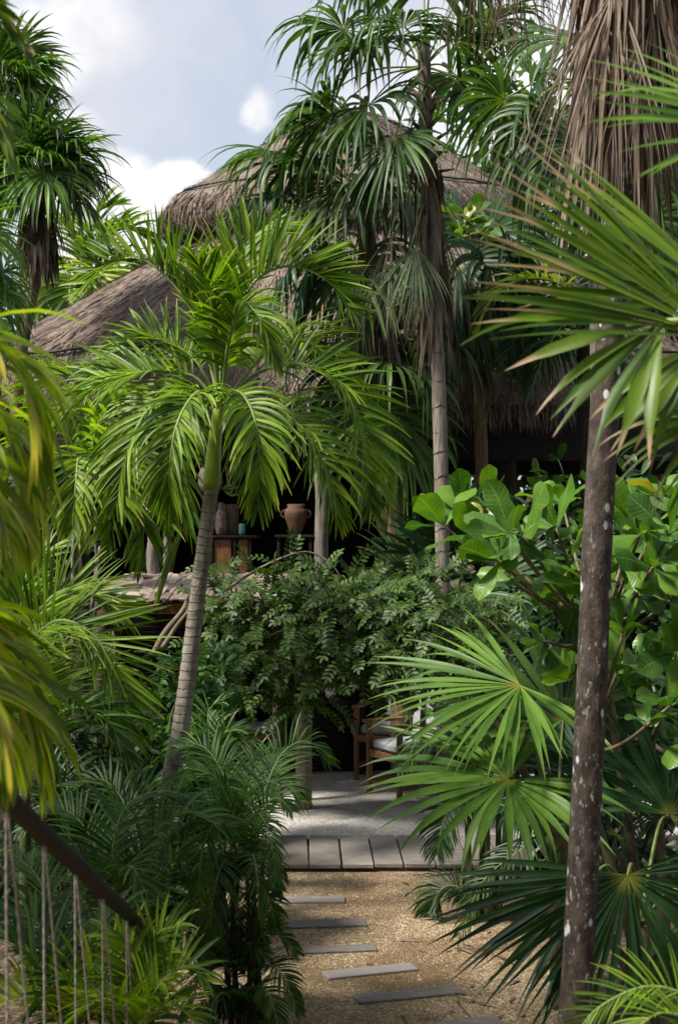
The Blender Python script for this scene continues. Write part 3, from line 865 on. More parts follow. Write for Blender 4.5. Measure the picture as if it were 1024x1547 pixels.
# second adonidia on the left, behind the leaning one
feather_palm('christmas_palm', 'shorter feather palm with slim green crownshaft among dry sheaths, left of the leaning palm', 'palm', 9.3, 122, (128, 835), [
    ([(130, 745, 0), (150, 640, 0), (205, 612, -.1), (258, 690, -.2), (276, 790, -.2), (248, 885, -.2)], .46, 20, .9),
    ([(130, 745, 0), (175, 665, -.1), (205, 690, -.3), (218, 770, -.4), (214, 850, -.4)], .42, 18, 1.0),
    ([(128, 745, 0), (100, 650, 0), (60, 640, 0), (20, 700, 0), (5, 760, 0)], .42, 22, .8),
    ([(129, 745, .1), (140, 610, .2), (110, 565, .3), (60, 590, .4), (30, 650, .4)], .42, 25, .6),
    ([(129, 745, .1), (165, 600, .3), (215, 560, .5), (270, 600, .7), (300, 680, .8)], .42, 25, .7),
    ([(128, 745, -.1), (120, 690, -.4), (115, 730, -.6), (110, 800, -.65)], .34, 15, 1.0),
    ([(129, 745, -.05), (160, 690, -.3), (170, 740, -.5), (165, 820, -.55)], .36, 15, 1.0),
], 'adonidia', .05, .034, 'bark_dark', (1, 90), 41, 44)

def sheaths():
    t = bpy.data.objects['christmas_palm.001']; r = random.Random(17); m = M()
    for px in (98, 104, 112, 138, 144, 150, 118, 109):
        a = P(px, r.uniform(905, 960), 9.2); b = P(px + r.uniform(-6, 6), r.uniform(760, 850), 9.25)
        pts = catmull([a, a.lerp(b, .5) + V((r.uniform(-.03, .03), r.uniform(-.03, .03), 0)), b], 8)
        tube(m, pts, [r.uniform(.008, .02) * (1 - .5 * i / 8) for i in range(8)], 6, rnd=r.random())
    emit(m, 'dry_sheaths', [MT['post_grey']], t)
sheaths()

# --- fan palms
def fan_palm(lab, Z, trunk, hubs, leafm, seed, r0=.065, r1=.05, trunkm='bark_pale', center=None, skirt=0, skirt_y=None, auto=0, autoR=.7, hubd=.45, group=None, npl=36, skirtW=.10, dead=(), name='thatch_palm', base=None, boots=None, autoel=(-30, 75), skirtL=.7):
    r = random.Random(seed)
    base = base if base is not None else ground_base(trunk[0][0], Z)
    t = thing(name, lab, 'palm', base, group)
    pts = catmull([base] + [P(x, y, Z + (d[0] if d else 0)) for x, y, *d in trunk[1:]], 44)
    m = M(); ringed_trunk(m, pts, r0, r1, r, 1.15, False, 12); emit(m, 'trunk', [MT[trunkm]], t)
    ce = P(center[0], center[1], Z) if center else pts[-1]
    def leaf(hub, Rr, mat, span=270, droop=2.3, n=npl, down=.25, nm_='fan_leaf', ax=None, late=1.15, keep=1., petmat='rachis_green'):
        m = M()
        o = (hub - ce); dist = o.length; o.normalize()
        c1 = ce.lerp(hub, .5) + UP * dist * .12
        C = catmull([ce, c1, hub], 10)
        tube(m, C, [.010 - .0005 * i for i in range(10)], 5, 1)
        axd = (ax if ax is not None else (o + V((0, 0, -down)))).normalized()
        nn = UP * .8 + V((o.x, o.y, 0)) * .6
        nn = nn + V((r.gauss(0, .15), r.gauss(0, .15), 0))
        if abs(nn.normalized().dot(axd)) > .93: nn = V((o.x, o.y, .3))
        fan(m, hub, axd, nn, Rr, r, n, span, .42, droop, late, 1.0, 2.5, 0, keep=keep)
        return emit(m, nm_, [MT[mat], MT[petmat]], t)
    for h in hubs:
        hx, hy, hz, Rp = h[:4]
        kw = h[4] if len(h) > 4 else {}
        mt_ = kw.pop('mat', leafm) if kw else leafm
        leaf(P(hx, hy, Z + hz), Rp / F * Z, mt_, **kw)
    for i in range(auto):
        az = i * 2.39996 + r.uniform(-.3, .3); el = math.radians(autoel[0] + (autoel[1] - autoel[0]) * (i + .5) / auto)
        d = V((math.cos(az) * math.cos(el), math.sin(az) * math.cos(el), math.sin(el)))
        leaf(ce + d * hubd * r.uniform(.85, 1.15), autoR * r.uniform(.8, 1.15), 'fan_bright' if i % 3 == 1 else leafm, droop=2.1 - 1.0 * math.sin(el), down=.15 + .4 * (1 - math.sin(el)) * .5)
    for hx, hy, hz, Rp, mat_ in dead:
        m = M(); hub = P(hx, hy, Z + hz)
        tube(m, catmull([ce, ce.lerp(hub, .5) + UP * .05, hub], 8), .008, 5, 0)
        fan(m, hub, V((r.uniform(-.2, .2), r.uniform(-.3, .1), -1)), V((r.uniform(-.3, .3), -1, .2)), Rp / F * Z, r, 22, 50, .3, .9, 1.0, .8, 6, 0, .5, 7, keep=.9)
        emit(m, 'dead_leaf', [MT[mat_]], t)
    if skirt:
        m = M(); ya, yb = skirt_y
        for i in range(skirt):
            f = r.random(); y = ya + (yb - ya) * f
            k = min(range(len(pts)), key=lambda q: abs((HOR - (pts[q].z - H) / pts[q].y * F) - y))
            an = r.uniform(0, 6.283); o = V((math.cos(an), math.sin(an), 0))
            p = pts[k] + o * (r1 + .02 + skirtW * r.random()) + V((0, 0, (y - (HOR - (pts[k].z - H) / pts[k].y * F)) / -F * Z))
            d = V((0, 0, -1)) + o * r.uniform(.0, .35) + V((r.gauss(0, .1), r.gauss(0, .1), 0))
            blade(m, p, d, o, skirtL * r.uniform(.5, 1.2), r.uniform(.012, .035) * (Z / 11 + .35), [(0, .5), (.3, 1), (.7, .6), (1, .05)], 5, .5, .5, r.random(), 0, twist=r.uniform(-1, 1))
        emit(m, 'dead_skirt', [MT['dead']], t)
    if boots:
        m = M(); ya, yb, nb = boots
        for i in range(nb):
            y = ya + (yb - ya) * i / nb
            k = min(range(len(pts)), key=lambda q: abs((HOR - (pts[q].z - H) / pts[q].y * F) - y))
            an = i * 2.4; o = V((math.cos(an), math.sin(an), 0)); p = V((pts[k].x, pts[k].y, H + (HOR - y) / F * pts[k].y)) + o * r1 * .8
            tube(m, [p, p + o * .06 + UP * .06, p + o * r.uniform(.1, .2) + UP * r.uniform(.06, .16)], [.022, .016, .007], 6, rnd=r.random())
        emit(m, 'leaf_bases', [MT['bark_brown']], t)
    return t

# C: central tall palm
fan_palm('tall slim thatch palm with pale bare trunk rising up the centre to the photo top', 11.6,
    [(672, 0), (668, 830), (663, 600), (655, 430), (645, 250), (641, 120), (640, 60)],
    [(520, 45, 0, 150), (562, 72, -.3, 150), (610, 40, -.5, 130), (688, 62, -.25, 150), (735, 40, 0, 140), (556, 160, -.25, 160), (598, 205, -.5, 145, dict(mat='fan', ax=V((-.35, -.15, -1)), span=190, droop=.8)),
     (500, 172, .1, 150), (722, 160, -.2, 165), (690, 115, .35, 150), (770, 190, .15, 150), (650, -30, -.4, 150), (640, -70, .2, 150), (560, -20, .25, 150), (720, -25, .2, 150), (470, 160, .3, 130),
     (628, 372, -.25, 120, dict(ax=V((-.2, -.1, -1)), span=100, droop=.8)), (590, 230, .3, 150, dict(down=1.))],
    'fan', 51, .062, .054, 'bark_pale', (641, 100), 110, (240, 480), skirtW=.035, dead=[(592, 350, -.1, 170, 'dead'), (664, 340, .12, 180, 'dead'), (636, 400, .1, 130, 'dead')], boots=(140, 300, 26), skirtL=.5)
# D: stout palm to its left
fan_palm('stocky thatch palm with brown fibrous trunk left of the tall centre palm', 12.4,
    [(606, 0), (600, 830), (585, 650), (570, 520), (556, 400), (550, 300)],
    [(470, 255, -.1, 170, dict(mat='fan')), (440, 240, .1, 160), (415, 300, .1, 120, dict(mat='fan_teal')), (470, 425, -.2, 170, dict(mat='fan_teal', down=1.2)), (435, 420, -.1, 160, dict(mat='fan_teal', down=.8)), (520, 280, -.3, 160, dict(down=1.0)),
     (500, 380, .0, 160, dict(down=1.3)), (540, 400, -.35, 150, dict(down=2)), (588, 548, -.2, 150, dict(mat='fan', down=.2, ax=V((1, -.2, -.35)))), (560, 520, .2, 160, dict(down=1.)), (530, 200, .1, 150), (600, 300, -.2, 140, dict(down=1.2)), (600, 640, -.3, 170, dict(down=1.4, mat='fan_bright')), (560, 620, -.3, 170, dict(down=1.2, mat='fan')),(640,560,-.2,150,dict(down=.8)),(520,560,.1,150,dict(down=1.1,mat='fan_deep'))],
    'fan', 52, .085, .075, 'bark_brown', (551, 290), 160, (380, 560), dead=[(575, 430, -.2, 170, 'dead'), (540, 450, -.2, 150, 'dead')], skirtL=.55)
# E: palm right of centre
fan_palm('thatch palm with short bare brown trunk in front of the dark eave', 13.2,
    [(732, 0), (727, 705), (722, 600), (714, 500), (708, 420)],
    [(690, 400, -.2, 150, dict(down=1.2)), (740, 400, -.2, 150, dict(down=1.2)), (668, 500, -.3, 150, dict(ax=V((.8, -.2, -.5)), mat='fan')), (760, 470, 0, 150, dict(down=1.)), (700, 460, -.4, 140, dict(down=1.6, mat='fan_deep')), (720, 500, .3, 150, dict(down=1.)), (800, 470, .2, 150, dict(down=.9)), (640, 430, .2, 140, dict(down=.9)), (740, 350, .2, 150), (690, 330, .1, 150),(770,400,-.1,150,dict(down=1.3)), (660,560,.2,130,dict(mat='fan_deep',down=.8))],
    'fan_deep', 53, .062, .055, 'bark_brown', (706, 400), 70, (420, 560), skirtL=.5)
# F: near right trunk with lichen
fan_palm('near palm with dark white-lichen-spotted trunk and a thick dead brown skirt, at right', 5.2,
    [(850, 0), (866, 1547), (888, 1150), (905, 750), (925, 450), (938, 220), (948, 0), (955, -260)],
    [(760, -200, .2, 180), (1130, -200, .2, 200), (960, -330, .3, 200), (860, -300, -.1, 200), (1060, -300, -.2, 200)],
    'fan', 54, .060, .047, 'bark_lichen', (953, -230), 440, (-260, 130), dead=[(780, -75, .2, 190, 'dead_red'), (715, -70, .35, 180, 'dead_red'), (822, -90, -.1, 170, 'dead_red'), (900, 10, -.1, 300, 'dead'), (930, -20, -.2, 330, 'dead'), (990, 0, -.15, 330, 'dead'), (1030, 0, .1, 330, 'dead'), (750,-60,.4,150,'dead_red')], skirtL=.72, skirtW=.10,
    base=V(((842 - 512) / F * 5.2, 5.2, 0)))
# behind F: drooping green fans
fan_palm('green thatch palm with drooping fans half hidden behind the dead skirt', 9.0,
    [(905, 0), (905, 700), (900, 400), (880, 130)],
    [(795, 165, -.1, 150, dict(down=1.2)), (835, 185, -.3, 160, dict(down=1.4)), (880, 220, -.4, 150, dict(down=1.6)), (985, 190, -.1, 170, dict(down=1.)), (940, 230, -.4, 160, dict(down=1.5)), (760, 150, .2, 150, dict(down=.8)), (1010, 260, 0, 170, dict(down=1.2)), (860, 60, .2, 160), (920, 60, .2, 160), (1000, 120, .2, 170), (810, 250, .1, 150, dict(down=1.5)), (900, 280, .2, 150, dict(down=1.5)),(980,330,.1,170,dict(down=1.4))],
    'fan', 55, .06, .05, 'bark_pale', (880, 120), 0)

# left background palms
fan_palm('bushy fan palm with shaggy dead skirt against the sky at left', 13.0,
    [(20, 0), (25, 640), (42, 480), (58, 400), (62, 270)], [(70, 262, -.35, 110, dict(down=1.2, mat='fan_bright'))], 'fan', 56, .06, .05, 'bark_brown', (60, 262), 170, (310, 385), auto=24, autoR=.58, hubd=.30, skirtL=.42)
fan_palm('taller fan palm at the left edge, only its right half in view', 13.6,
    [(-10, 0), (-6, 640), (-4, 300), (0, 150)], [], 'fan', 57, .06, .05, 'bark_brown', (2, 135), 60, (190, 260), auto=22, autoR=.56, hubd=.30, skirtL=.5)
fan_palm('low fan palm hanging drooping leaves at the left edge below the bushy one', 11.5,
    [(-70, 0), (-62, 700), (-55, 420)], [(-25, 350, -.2, 110, dict(down=1.5)), (5, 410, -.1, 100, dict(down=1.6)), (-35, 440, -.3, 120, dict(down=1.6)), (12, 450, .1, 95, dict(down=1.6)), (-10, 480, .1, 110, dict(down=1.7))], 'fan_bright', 58, .06, .05, 'bark_brown', (-57, 390), 60, (420, 500), auto=6, autoR=.45, hubd=.3)

# far feather palms / coconut
feather_palm('coconut_palm', 'distant coconut palm with loose fronds between the fan palm and the thatch roof', 'palm', 21, 120, (130, 430), [
    ([(130, 425, 0), (150, 370, 0), (190, 345, 0), (235, 370, 0)], .9, 20, .8),
    ([(130, 425, 0), (120, 370, 0), (90, 345, 0), (55, 380, 0)], .9, 20, .8),
    ([(130, 425, 0), (165, 400, 0), (200, 400, 0), (225, 435, 0)], .8, 20, .9),
    ([(130, 425, 0), (100, 405, 0), (80, 420, 0), (65, 460, 0)], .8, 20, .9),
    ([(130, 425, 0), (138, 360, .5), (150, 320, .6), (175, 310, .6)], .8, 20, .6),
    ([(130, 425, -.3), (150, 410, -.9), (160, 440, -1.2), (165, 480, -1.3)], .8, 15, .9, 'areca_yellow'),
    ([(130, 425, -.3), (110, 420, -.9), (105, 450, -1.2), (100, 490, -1.3)], .8, 15, .9),
], 'adonidia', .12, .1, 'bark_brown', None, 61, 44, .05, rr=.03)
feather_palm('coconut_palm', 'coconut palm with yellowish arching fronds in front of the right eave', 'palm', 12.6, 905, (880, 470), [
    ([(880, 468, 0), (845, 430, -.1), (790, 422, -.2), (745, 450, -.3), (725, 490, -.3)], .42, 15, 1.0, 'areca_yellow'),
    ([(880, 468, 0), (840, 470, -.3), (800, 490, -.4), (765, 540, -.5)], .42, 15, 1.1),
    ([(880, 468, 0), (850, 490, -.4), (820, 540, -.6), (800, 600, -.6)], .42, 15, 1.1),
    ([(880, 468, 0), (920, 430, 0), (970, 440, 0), (1010, 500, 0)], .45, 15, 1.0),
    ([(880, 468, 0), (900, 490, -.4), (930, 540, -.5), (945, 610, -.5)], .45, 15, 1.1),
    ([(880, 468, 0), (860, 400, .2), (830, 370, .3), (780, 380, .4)], .45, 15, .8),
], 'areca_dark', .08, .07, 'bark_dark', None, 62, 40, .03)

# ------------------------------------------------------------------ near, out-of-focus palms
def near_right():
    r = random.Random(70)
    Z = 3.15; base = ground_base(1330, Z)
    t = thing('young_fan_palm', 'near blurred fan palm with brown dried leaf tips reaching in from the right', 'palm', base)
    top = P(1330, 560, Z)
    m = M(); ringed_trunk(m, catmull([base, base.lerp(top, .5), top, top + V((.01, 0, .14))], 40), .058, .03, r, 1.3, False); emit(m, 'trunk', [MT['bark_brown']], t)
    def lf(hub, ax, nrm, Rp, n, span, droop, mat='fan_near', Zl=Z, late=1.3, j=.45):
        m = M(); tube(m, catmull([top, top.lerp(hub, .5) + UP * .06, hub], 8), .009, 6, 1)
        fan(m, hub, ax, nrm, Rp / F * Zl, r, n, span, j, droop, late, .95, 3.0, 0, .4, 10)
        emit(m, 'fan_leaf', [MT[mat], MT['rachis_green']], t)
    lf(P(1090, 510, Z), V((-1, -.12, .46)), V((.15, -1, .6)), 440, 20, 56, .18, j=.5)
    lf(P(1000, 487, Z - .05), V((-.66, -.2, -.74)), V((-.5, -.8, .35)), 245, 7, 66, .45, late=1., j=.5)
    lf(P(1030, 495, Z - .02), V((-1, -.2, .0)), V((0, -.75, .8)), 350, 4, 18, .25, late=1., j=.5)
    lf(P(1120, 470, Z + .12), V((-.95, .1, .36)), V((.3, -1, .45)), 400, 18, 58, .18, j=.5)
    lf(P(1060, 520, Z + .06), V((-.6, -.1, -.85)), V((-.3, -.9, .3)), 230, 7, 60, .5, late=1., j=.5)
    lf(P(1185, 210, Z - .25), V((-1, -.1, .1)), V((.1, -.8, .8)), 300, 18, 95, .35, 'fan_bright')
    lf(P(1120, 620, Z + .1), V((-.7, -.1, -.5)), V((-.2, -.9, .5)), 230, 14, 80, .6)
    lf(P(1330, 380, Z + .2), V((.3, .5, .6)), V((0, -.3, .9)), 350, 24, 200, .6, 'fan_bright')
near_right()

def near_right_crown():
    # the half of that crown that stands outside the frame, and its leaf bases
    t = bpy.data.objects['young_fan_palm']; r = random.Random(77); Z = 3.15; top = P(1330, 560, Z)
    for dx, dy, dz in ((.45, .2, .35), (.5, -.3, .1), (.25, .45, .5), (.1, -.4, .55), (.4, .35, -.1)):
        hub = top + V((dx, dy, dz)); m = M(); o = V((dx, dy, dz)).normalized()
        tube(m, catmull([top, top.lerp(hub, .5) + UP * .08, hub], 8), .009, 6, 1)
        fan(m, hub, o + V((0, 0, -.2)), UP + V((dx, dy, 0)), .5, r, 26, 200, .5, .8, 1.3, .95, 3.0, 0, .4, 9)
        emit(m, 'fan_leaf', [MT['fan_near'], MT['rachis_green']], t)
    m = M()
    for i in range(26):
        an = i * 2.4; o = V((math.cos(an), math.sin(an), 0)); p = top + UP * (-.45 + .021 * i) + o * .025
        tube(m, catmull([p, p + o * .05 + UP * .07, p + o * .11 + UP * r.uniform(.1, .2)], 6), [.026, .024, .02, .015, .011, .007], 6, rnd=r.random())
    emit(m, 'leaf_bases', [MT['bark_brown']], t)
near_right_crown()

def near_left():
    Z = 2.75
    feather_palm('areca_palm', 'blurred yellow-green areca palm leaning in at the left edge', 'palm', Z, -230, (-215, 900), [
        ([(-215, 890, 0), (-190, 640, 0), (-110, 520, .0), (-10, 520, .0), (40, 590, .0), (52, 690, 0)], .34, 5, 1.5),
        ([(-215, 890, 0), (-190, 700, .1), (-120, 600, .2), (-30, 610, .2), (25, 690, .2), (40, 790, .2)], .34, 5, 1.4),
        ([(-215, 890, 0), (-180, 760, -.1), (-100, 690, -.1), (-30, 730, -.1), (5, 800, -.1)], .30, 5, 1.4),
        ([(-215, 890, 0), (-180, 920, .1), (-110, 930, .2), (-20, 985, .2), (35, 1060, .2), (55, 1140, .2)], .34, 8, 1.4),
        ([(-215, 890, 0), (-180, 980, -.1), (-110, 990, -.1), (-30, 1040, -.1), (0, 1120, -.1)], .34, 8, 1.4),
        ([(-215, 890, 0), (-200, 960, .1), (-130, 930, .4), (-20, 940, .5), (40, 1000, .5)], .30, 12, 1.1),
    ], 'areca_yellow', .03, .025, 'stem_green', None, 71, 34, .026, rr=.009)
    feather_palm('areca_palm', 'blurred dark palm whose reddish leaf tips cross the top left corner', 'palm', 3.2, -330, (-300, 300), [
        ([(-300, 290, 0), (-220, 80, 0), (-120, -20, 0), (-30, 0, 0), (20, 60, 0)], .22, 20, .35, 'fan_near'),
        ([(-300, 290, 0), (-200, 160, .2), (-100, 120, .3), (-20, 160, .3), (10, 240, .3)], .20, 20, .5, 'adonidia'),
    ], 'adonidia', .05, .04, 'bark_dark', None, 72, 34, .022, rr=.008)
near_left()

# ------------------------------------------------------------------ left middle planting
feather_palm('feather_palm', 'young feather palm whose big arching frond spreads below the shingle canopy', 'palm', 7.3, 40, (38, 1180), [
    ([(38, 1175, 0), (30, 1010, 0), (85, 938, -.05), (150, 968, -.1), (182, 1040, -.1), (196, 1110, -.1)], .46, 30, .12, 'adonidia', (.2, -.8, .6)),
    ([(38, 1175, 0), (35, 990, .1), (75, 905, .15), (130, 890, .2), (190, 930, .2)], .42, 28, .15, 'adonidia', (.1, -.8, .6)),
    ([(38, 1175, 0), (20, 1020, .1), (-10, 950, .1), (-60, 960, .1)], .36, 25, .5, 'adonidia'),
    ([(38, 1175, 0), (30, 980, .3), (40, 870, .4), (75, 830, .5)], .36, 25, .4, 'adonidia', (0, -.6, .8)),
    ([(38, 1175, 0), (90, 1080, -.2), (150, 1080, -.3), (195, 1150, -.35)], .32, 20, .7),
    ([(38, 1175, 0), (80, 1040, .3), (150, 1010, .5), (215, 1060, .6)], .34, 20, .6, 'adonidia', (0, -.5, .8)),
], 'areca', .035, .028, 'stem_green', None, 80, 72, .0165)

def clump(name, lab, Z, stems, fronds, leafm, seed, r0=.016, stemm='stem_green', nl=40, w=.016, Lm=.2, droop=.5, v=18, group=None, jit=3.2, rr=.006, cat='palm'):
    """areca clump: several canes, fronds given by pixel control points or auto"""
    r = random.Random(seed)
    b = ground_base(stems[0][0], Z)
    t = thing(name, lab, cat, b, group)
    for (px, tx, ty, dz) in stems:
        a = V(((px - 512) / F * (Z + dz), Z + dz, 0)); e = P(tx, ty, Z + dz)
        m = M(); pts = catmull([a, a.lerp(e, .5) + V((r.uniform(-.02, .02), r.uniform(-.02, .02), 0)), e], 24)
        tube(m, pts, [r0 * (1 - .35 * i / 23) * (1.1 if i % 4 == 0 else 1) for i in range(24)], 8, rnd=r.random())
        emit(m, 'cane', [MT[stemm]], t)
    for fr in fronds:
        if seed == 90 and fr[0][-1][0] > 398 and fr[0][-1][1] > 1200:      # keep the path side open
            fr = ([(x - (x - 362) * .30, y, z) for x, y, z in fr[0]], dict(Lm=.12))
        c = fr[0]; kw = dict(Lm=Lm, droop=droop, v=v, mat=leafm); kw.update(fr[1] if len(fr) > 1 else {})
        m = M(); frond(m, [P(x, y, Z + dz) for x, y, dz in c], r, nl, kw['Lm'] * 1.12, w * .82, 68, 30, kw['v'], kw['droop'] * 1.5, .1, V((r.uniform(-.2, .2), r.uniform(-.75, .1), .8)), rr, jit, 7)
        emit(m, 'frond', [MT[kw['mat']], MT['rachis_green']], t)
    return t

def rndfr(ox, oy, n, seed, L=(150, 230), el=(20, 80), dzr=.35, spread=1.0):
    r = random.Random(seed); out_ = []
    for i in range(n):
        sx = (-1 if i % 2 else 1) * r.uniform(.15, 1.0) * spread; e = math.radians(r.uniform(*el)); l = r.uniform(*L); dz = r.uniform(-dzr, dzr)
        x1, y1 = ox + sx * l * .35 * math.cos(e), oy - l * .5 * math.sin(e) - 15
        x2, y2 = ox + sx * l * .75 * math.cos(e) + sx * 18, oy - l * .72 * math.sin(e)
        x3, y3 = ox + sx * l * 1.0 + sx * 10, oy - l * .62 * math.sin(e) + l * .14
        out_.append(([(ox + r.uniform(-8, 8), oy, 0), (x1, y1, dz * .4), (x2, y2, dz * .8), (x3, y3, dz)],))
    return out_

# centre-left areca clump with dark canes beside the steps
clump('areca_palm', 'tall dark areca clump with thin canes beside the stepping boards', 6.35,
    [(362, 352, 1300, 0), (378, 372, 1280, .05), (350, 335, 1310, -.05), (392, 398, 1290, .1), (370, 385, 1330, -.08), (342, 330, 1340, .1), (384, 380, 1310, -.1), (356, 362, 1290, .12)],
    [([(365, 1300, 0), (350, 1220, 0), (320, 1170, 0), (280, 1190, 0), (250, 1235, 0)],),
     ([(370, 1300, 0), (395, 1210, 0), (425, 1140, .1), (465, 1120, .15), (498, 1155, .2)],),
     ([(372, 1300, 0), (405, 1235, -.1), (440, 1205, -.15), (475, 1225, -.2)],),
     ([(365, 1300, 0), (372, 1210, .1), (395, 1150, .2), (430, 1135, .3)],),
     ([(360, 1300, 0), (340, 1240, -.1), (300, 1210, -.2), (255, 1240, -.25), (225, 1290, -.25)],),
     ([(370, 1300, 0), (380, 1250, -.2), (405, 1230, -.35), (430, 1270, -.45), (440, 1330, -.5)],),
     ([(372, 1300, 0), (405, 1280, 0), (428, 1300, 0), (440, 1350, 0)],),
     ([(362, 1300, 0), (345, 1250, -.25), (325, 1240, -.4), (305, 1290, -.45), (300, 1350, -.45)],),
     ([(366, 1300, 0), (345, 1190, .15), (310, 1130, .25), (270, 1130, .3)],),
     ([(370, 1310, 0), (390, 1290, -.3), (400, 1330, -.4), (405, 1390, -.4)],),
     ([(360, 1310, 0), (340, 1300, -.2), (325, 1340, -.3), (318, 1400, -.3)],),
     ([(372, 1470, 0), (400, 1420, -.1), (440, 1410, -.1), (485, 1440, -.1)],),
     ([(372, 1500, 0), (410, 1460, -.1), (450, 1470, -.2), (490, 1530, -.2)],),
     ([(360, 1490, 0), (330, 1450, -.1), (305, 1470, -.1), (285, 1530, -.1)],),
     ([(360, 1450, 0), (330, 1390, 0), (300, 1380, 0), (275, 1410, 0)],),
     ([(374, 1450, 0), (395, 1395, 0), (415, 1380, 0), (435, 1390, 0)],),
     ([(374, 1520, 0), (400, 1490, -.15), (430, 1510, -.25), (450, 1570, -.25)],),
     ([(360, 1530, 0), (340, 1500, -.2), (320, 1520, -.25), (310, 1580, -.25)],),
     ([(372, 1350, 0), (400, 1340, -.1), (425, 1360, -.15), (440, 1400, -.15)],),
     ([(362, 1360, 0), (335, 1340, -.1), (310, 1360, -.15), (300, 1410, -.15)],),
     ] + [f + (dict(mat='areca_dark', Lm=.13),) for yy, sd in ((1330, 31), (1400, 32), (1470, 33), (1540, 34)) for f in rndfr(362, yy, 4, sd, (45, 80), (5, 70), .3) if yy > 1450 or f[0][-1][0] < 362], 'areca', 90, .014, 'bark_dark', 44, .012, .19, .55, 16)

# big arching areca fronds left of it
clump('areca_palm', 'glossy areca clump with long arching fronds at the foot of the leaning trunk', 5.9,
    [(200, 190, 1400, 0), (215, 205, 1380, .1), (180, 165, 1420, -.05)],
    [([(190, 1400, 0), (215, 1290, 0), (270, 1230, 0), (330, 1245, 0), (350, 1250, 0)], dict(Lm=.22)),
     ([(190, 1400, 0), (170, 1300, 0), (190, 1220, .05), (240, 1195, .1), (285, 1205, .1)], dict(Lm=.22)),
     ([(185, 1400, 0), (140, 1320, 0), (90, 1290, 0), (40, 1310, 0)],),
     ([(190, 1400, 0), (150, 1290, .2), (110, 1230, .3), (60, 1220, .4)],),
     ([(190, 1400, 0), (180, 1330, -.2), (200, 1310, -.35), (225, 1360, -.4)],),
     ([(185, 1400, 0), (150, 1350, -.2), (120, 1350, -.3), (90, 1400, -.35)],),
     ([(190, 1400, 0), (200, 1250, .3), (160, 1180, .5), (110, 1190, .5)],),
     ([(195, 1400, 0), (250, 1310, .2), (300, 1300, .3), (330, 1340, .3)],)],
    'areca', 91, .016, 'bark_dark', 36, .018, .2, .45, 20)
clump('areca_palm', 'low yellow-green areca clump growing behind the hanging ropes', 4.9,
    [(110, 105, 1560, 0), (90, 88, 1570, .1), (130, 140, 1575, -.1)],
    [([(105, 1560, 0), (60, 1460, 0), (10, 1420, 0), (-30, 1430, 0)],),
     ([(105, 1560, 0), (90, 1450, .1), (50, 1390, .2), (0, 1380, .2)],),
     ([(105, 1560, 0), (140, 1480, 0), (190, 1450, 0), (240, 1490, 0)], dict(mat='areca_yellow')),
     ([(105, 1560, 0), (130, 1440, .2), (170, 1380, .3), (215, 1370, .3)],),
     ([(105, 1560, 0), (60, 1510, -.1), (10, 1510, -.1), (-30, 1540, -.1)], dict(mat='areca_yellow')),
     ([(105, 1560, 0), (150, 1530, -.1), (200, 1530, -.1), (260, 1570, -.1)],),
     ([(105, 1560, 0), (115, 1500, -.2), (90, 1480, -.3), (60, 1520, -.3)],),
     ([(105, 1560, 0), (80, 1420, .3), (60, 1330, .4), (20, 1290, .5)],),
     ([(105, 1560, 0), (125, 1520, -.2), (150, 1510, -.25), (175, 1550, -.25)], dict(mat='areca_yellow'))],
    'areca', 92, .016, 'stem_green', 34, .018, .2, .45, 20)
clump('areca_palm', 'small bright areca sprout with upright leaflets at the rail foot', 4.6,
    [(215, 205, 1560, 0), (225, 222, 1570, .05)],
    [([(210, 1560, 0), (220, 1460, 0), (240, 1410, 0), (275, 1395, 0)],),
     ([(210, 1560, 0), (200, 1460, 0), (185, 1420, 0), (160, 1410, 0)],),
     ([(210, 1560, 0), (240, 1490, -.1), (280, 1460, -.1), (310, 1480, -.1)],),
     ([(210, 1560, 0), (230, 1530, -.1), (265, 1520, -.15), (300, 1550, -.15)],),
     ([(210, 1560, 0), (180, 1520, -.1), (150, 1510, -.1), (115, 1540, -.1)],)],
    'adonidia', 93, .012, 'stem_green', 22, .018, .17, .35, 25)
# further fronds behind, both sides
clump('areca_palm', 'areca clump with pale glinting fronds left of the lower seating area', 8.7,
    [(335, 340, 1250, 0), (350, 350, 1230, .1), (320, 318, 1240, 0)],
    [([(340, 1240, 0), (335, 1150, 0), (340, 1105, 0), (368, 1110, 0)],),
     ([(340, 1240, 0), (355, 1180, 0), (385, 1150, 0), (412, 1175, 0)],),
     ([(340, 1240, 0), (320, 1130, 0), (315, 1075, .1), (335, 1060, .1)],),
     ([(340, 1240, 0), (320, 1150, 0), (290, 1110, 0), (260, 1130, 0)],),
     ([(340, 1240, 0), (380, 1190, -.1), (420, 1180, -.1), (455, 1210, -.1)],),
     ([(340, 1240, 0), (310, 1180, -.1), (270, 1170, -.1), (240, 1200, -.1)],)],
    'areca', 94, .016, 'stem_green', 40, .016, .24, .5, 20)
clump('areca_palm', 'dark areca clump filling the gap under the yellow-green fronds at left', 7.6,
    [(110, 110, 1330, 0), (95, 92, 1320, .1), (130, 132, 1310, 0)],
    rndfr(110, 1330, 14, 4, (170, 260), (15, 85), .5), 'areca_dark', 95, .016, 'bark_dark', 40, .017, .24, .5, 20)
clump('areca_palm', 'deep green areca clump tucked behind the leaning trunk base', 9.2,
    [(215, 215, 1260, 0), (230, 228, 1250, .1), (195, 190, 1260, 0)],
    rndfr(212, 1260, 12, 6, (130, 230), (20, 85), .5), 'areca', 96, .016, 'bark_dark', 40, .017, .26, .5, 20)

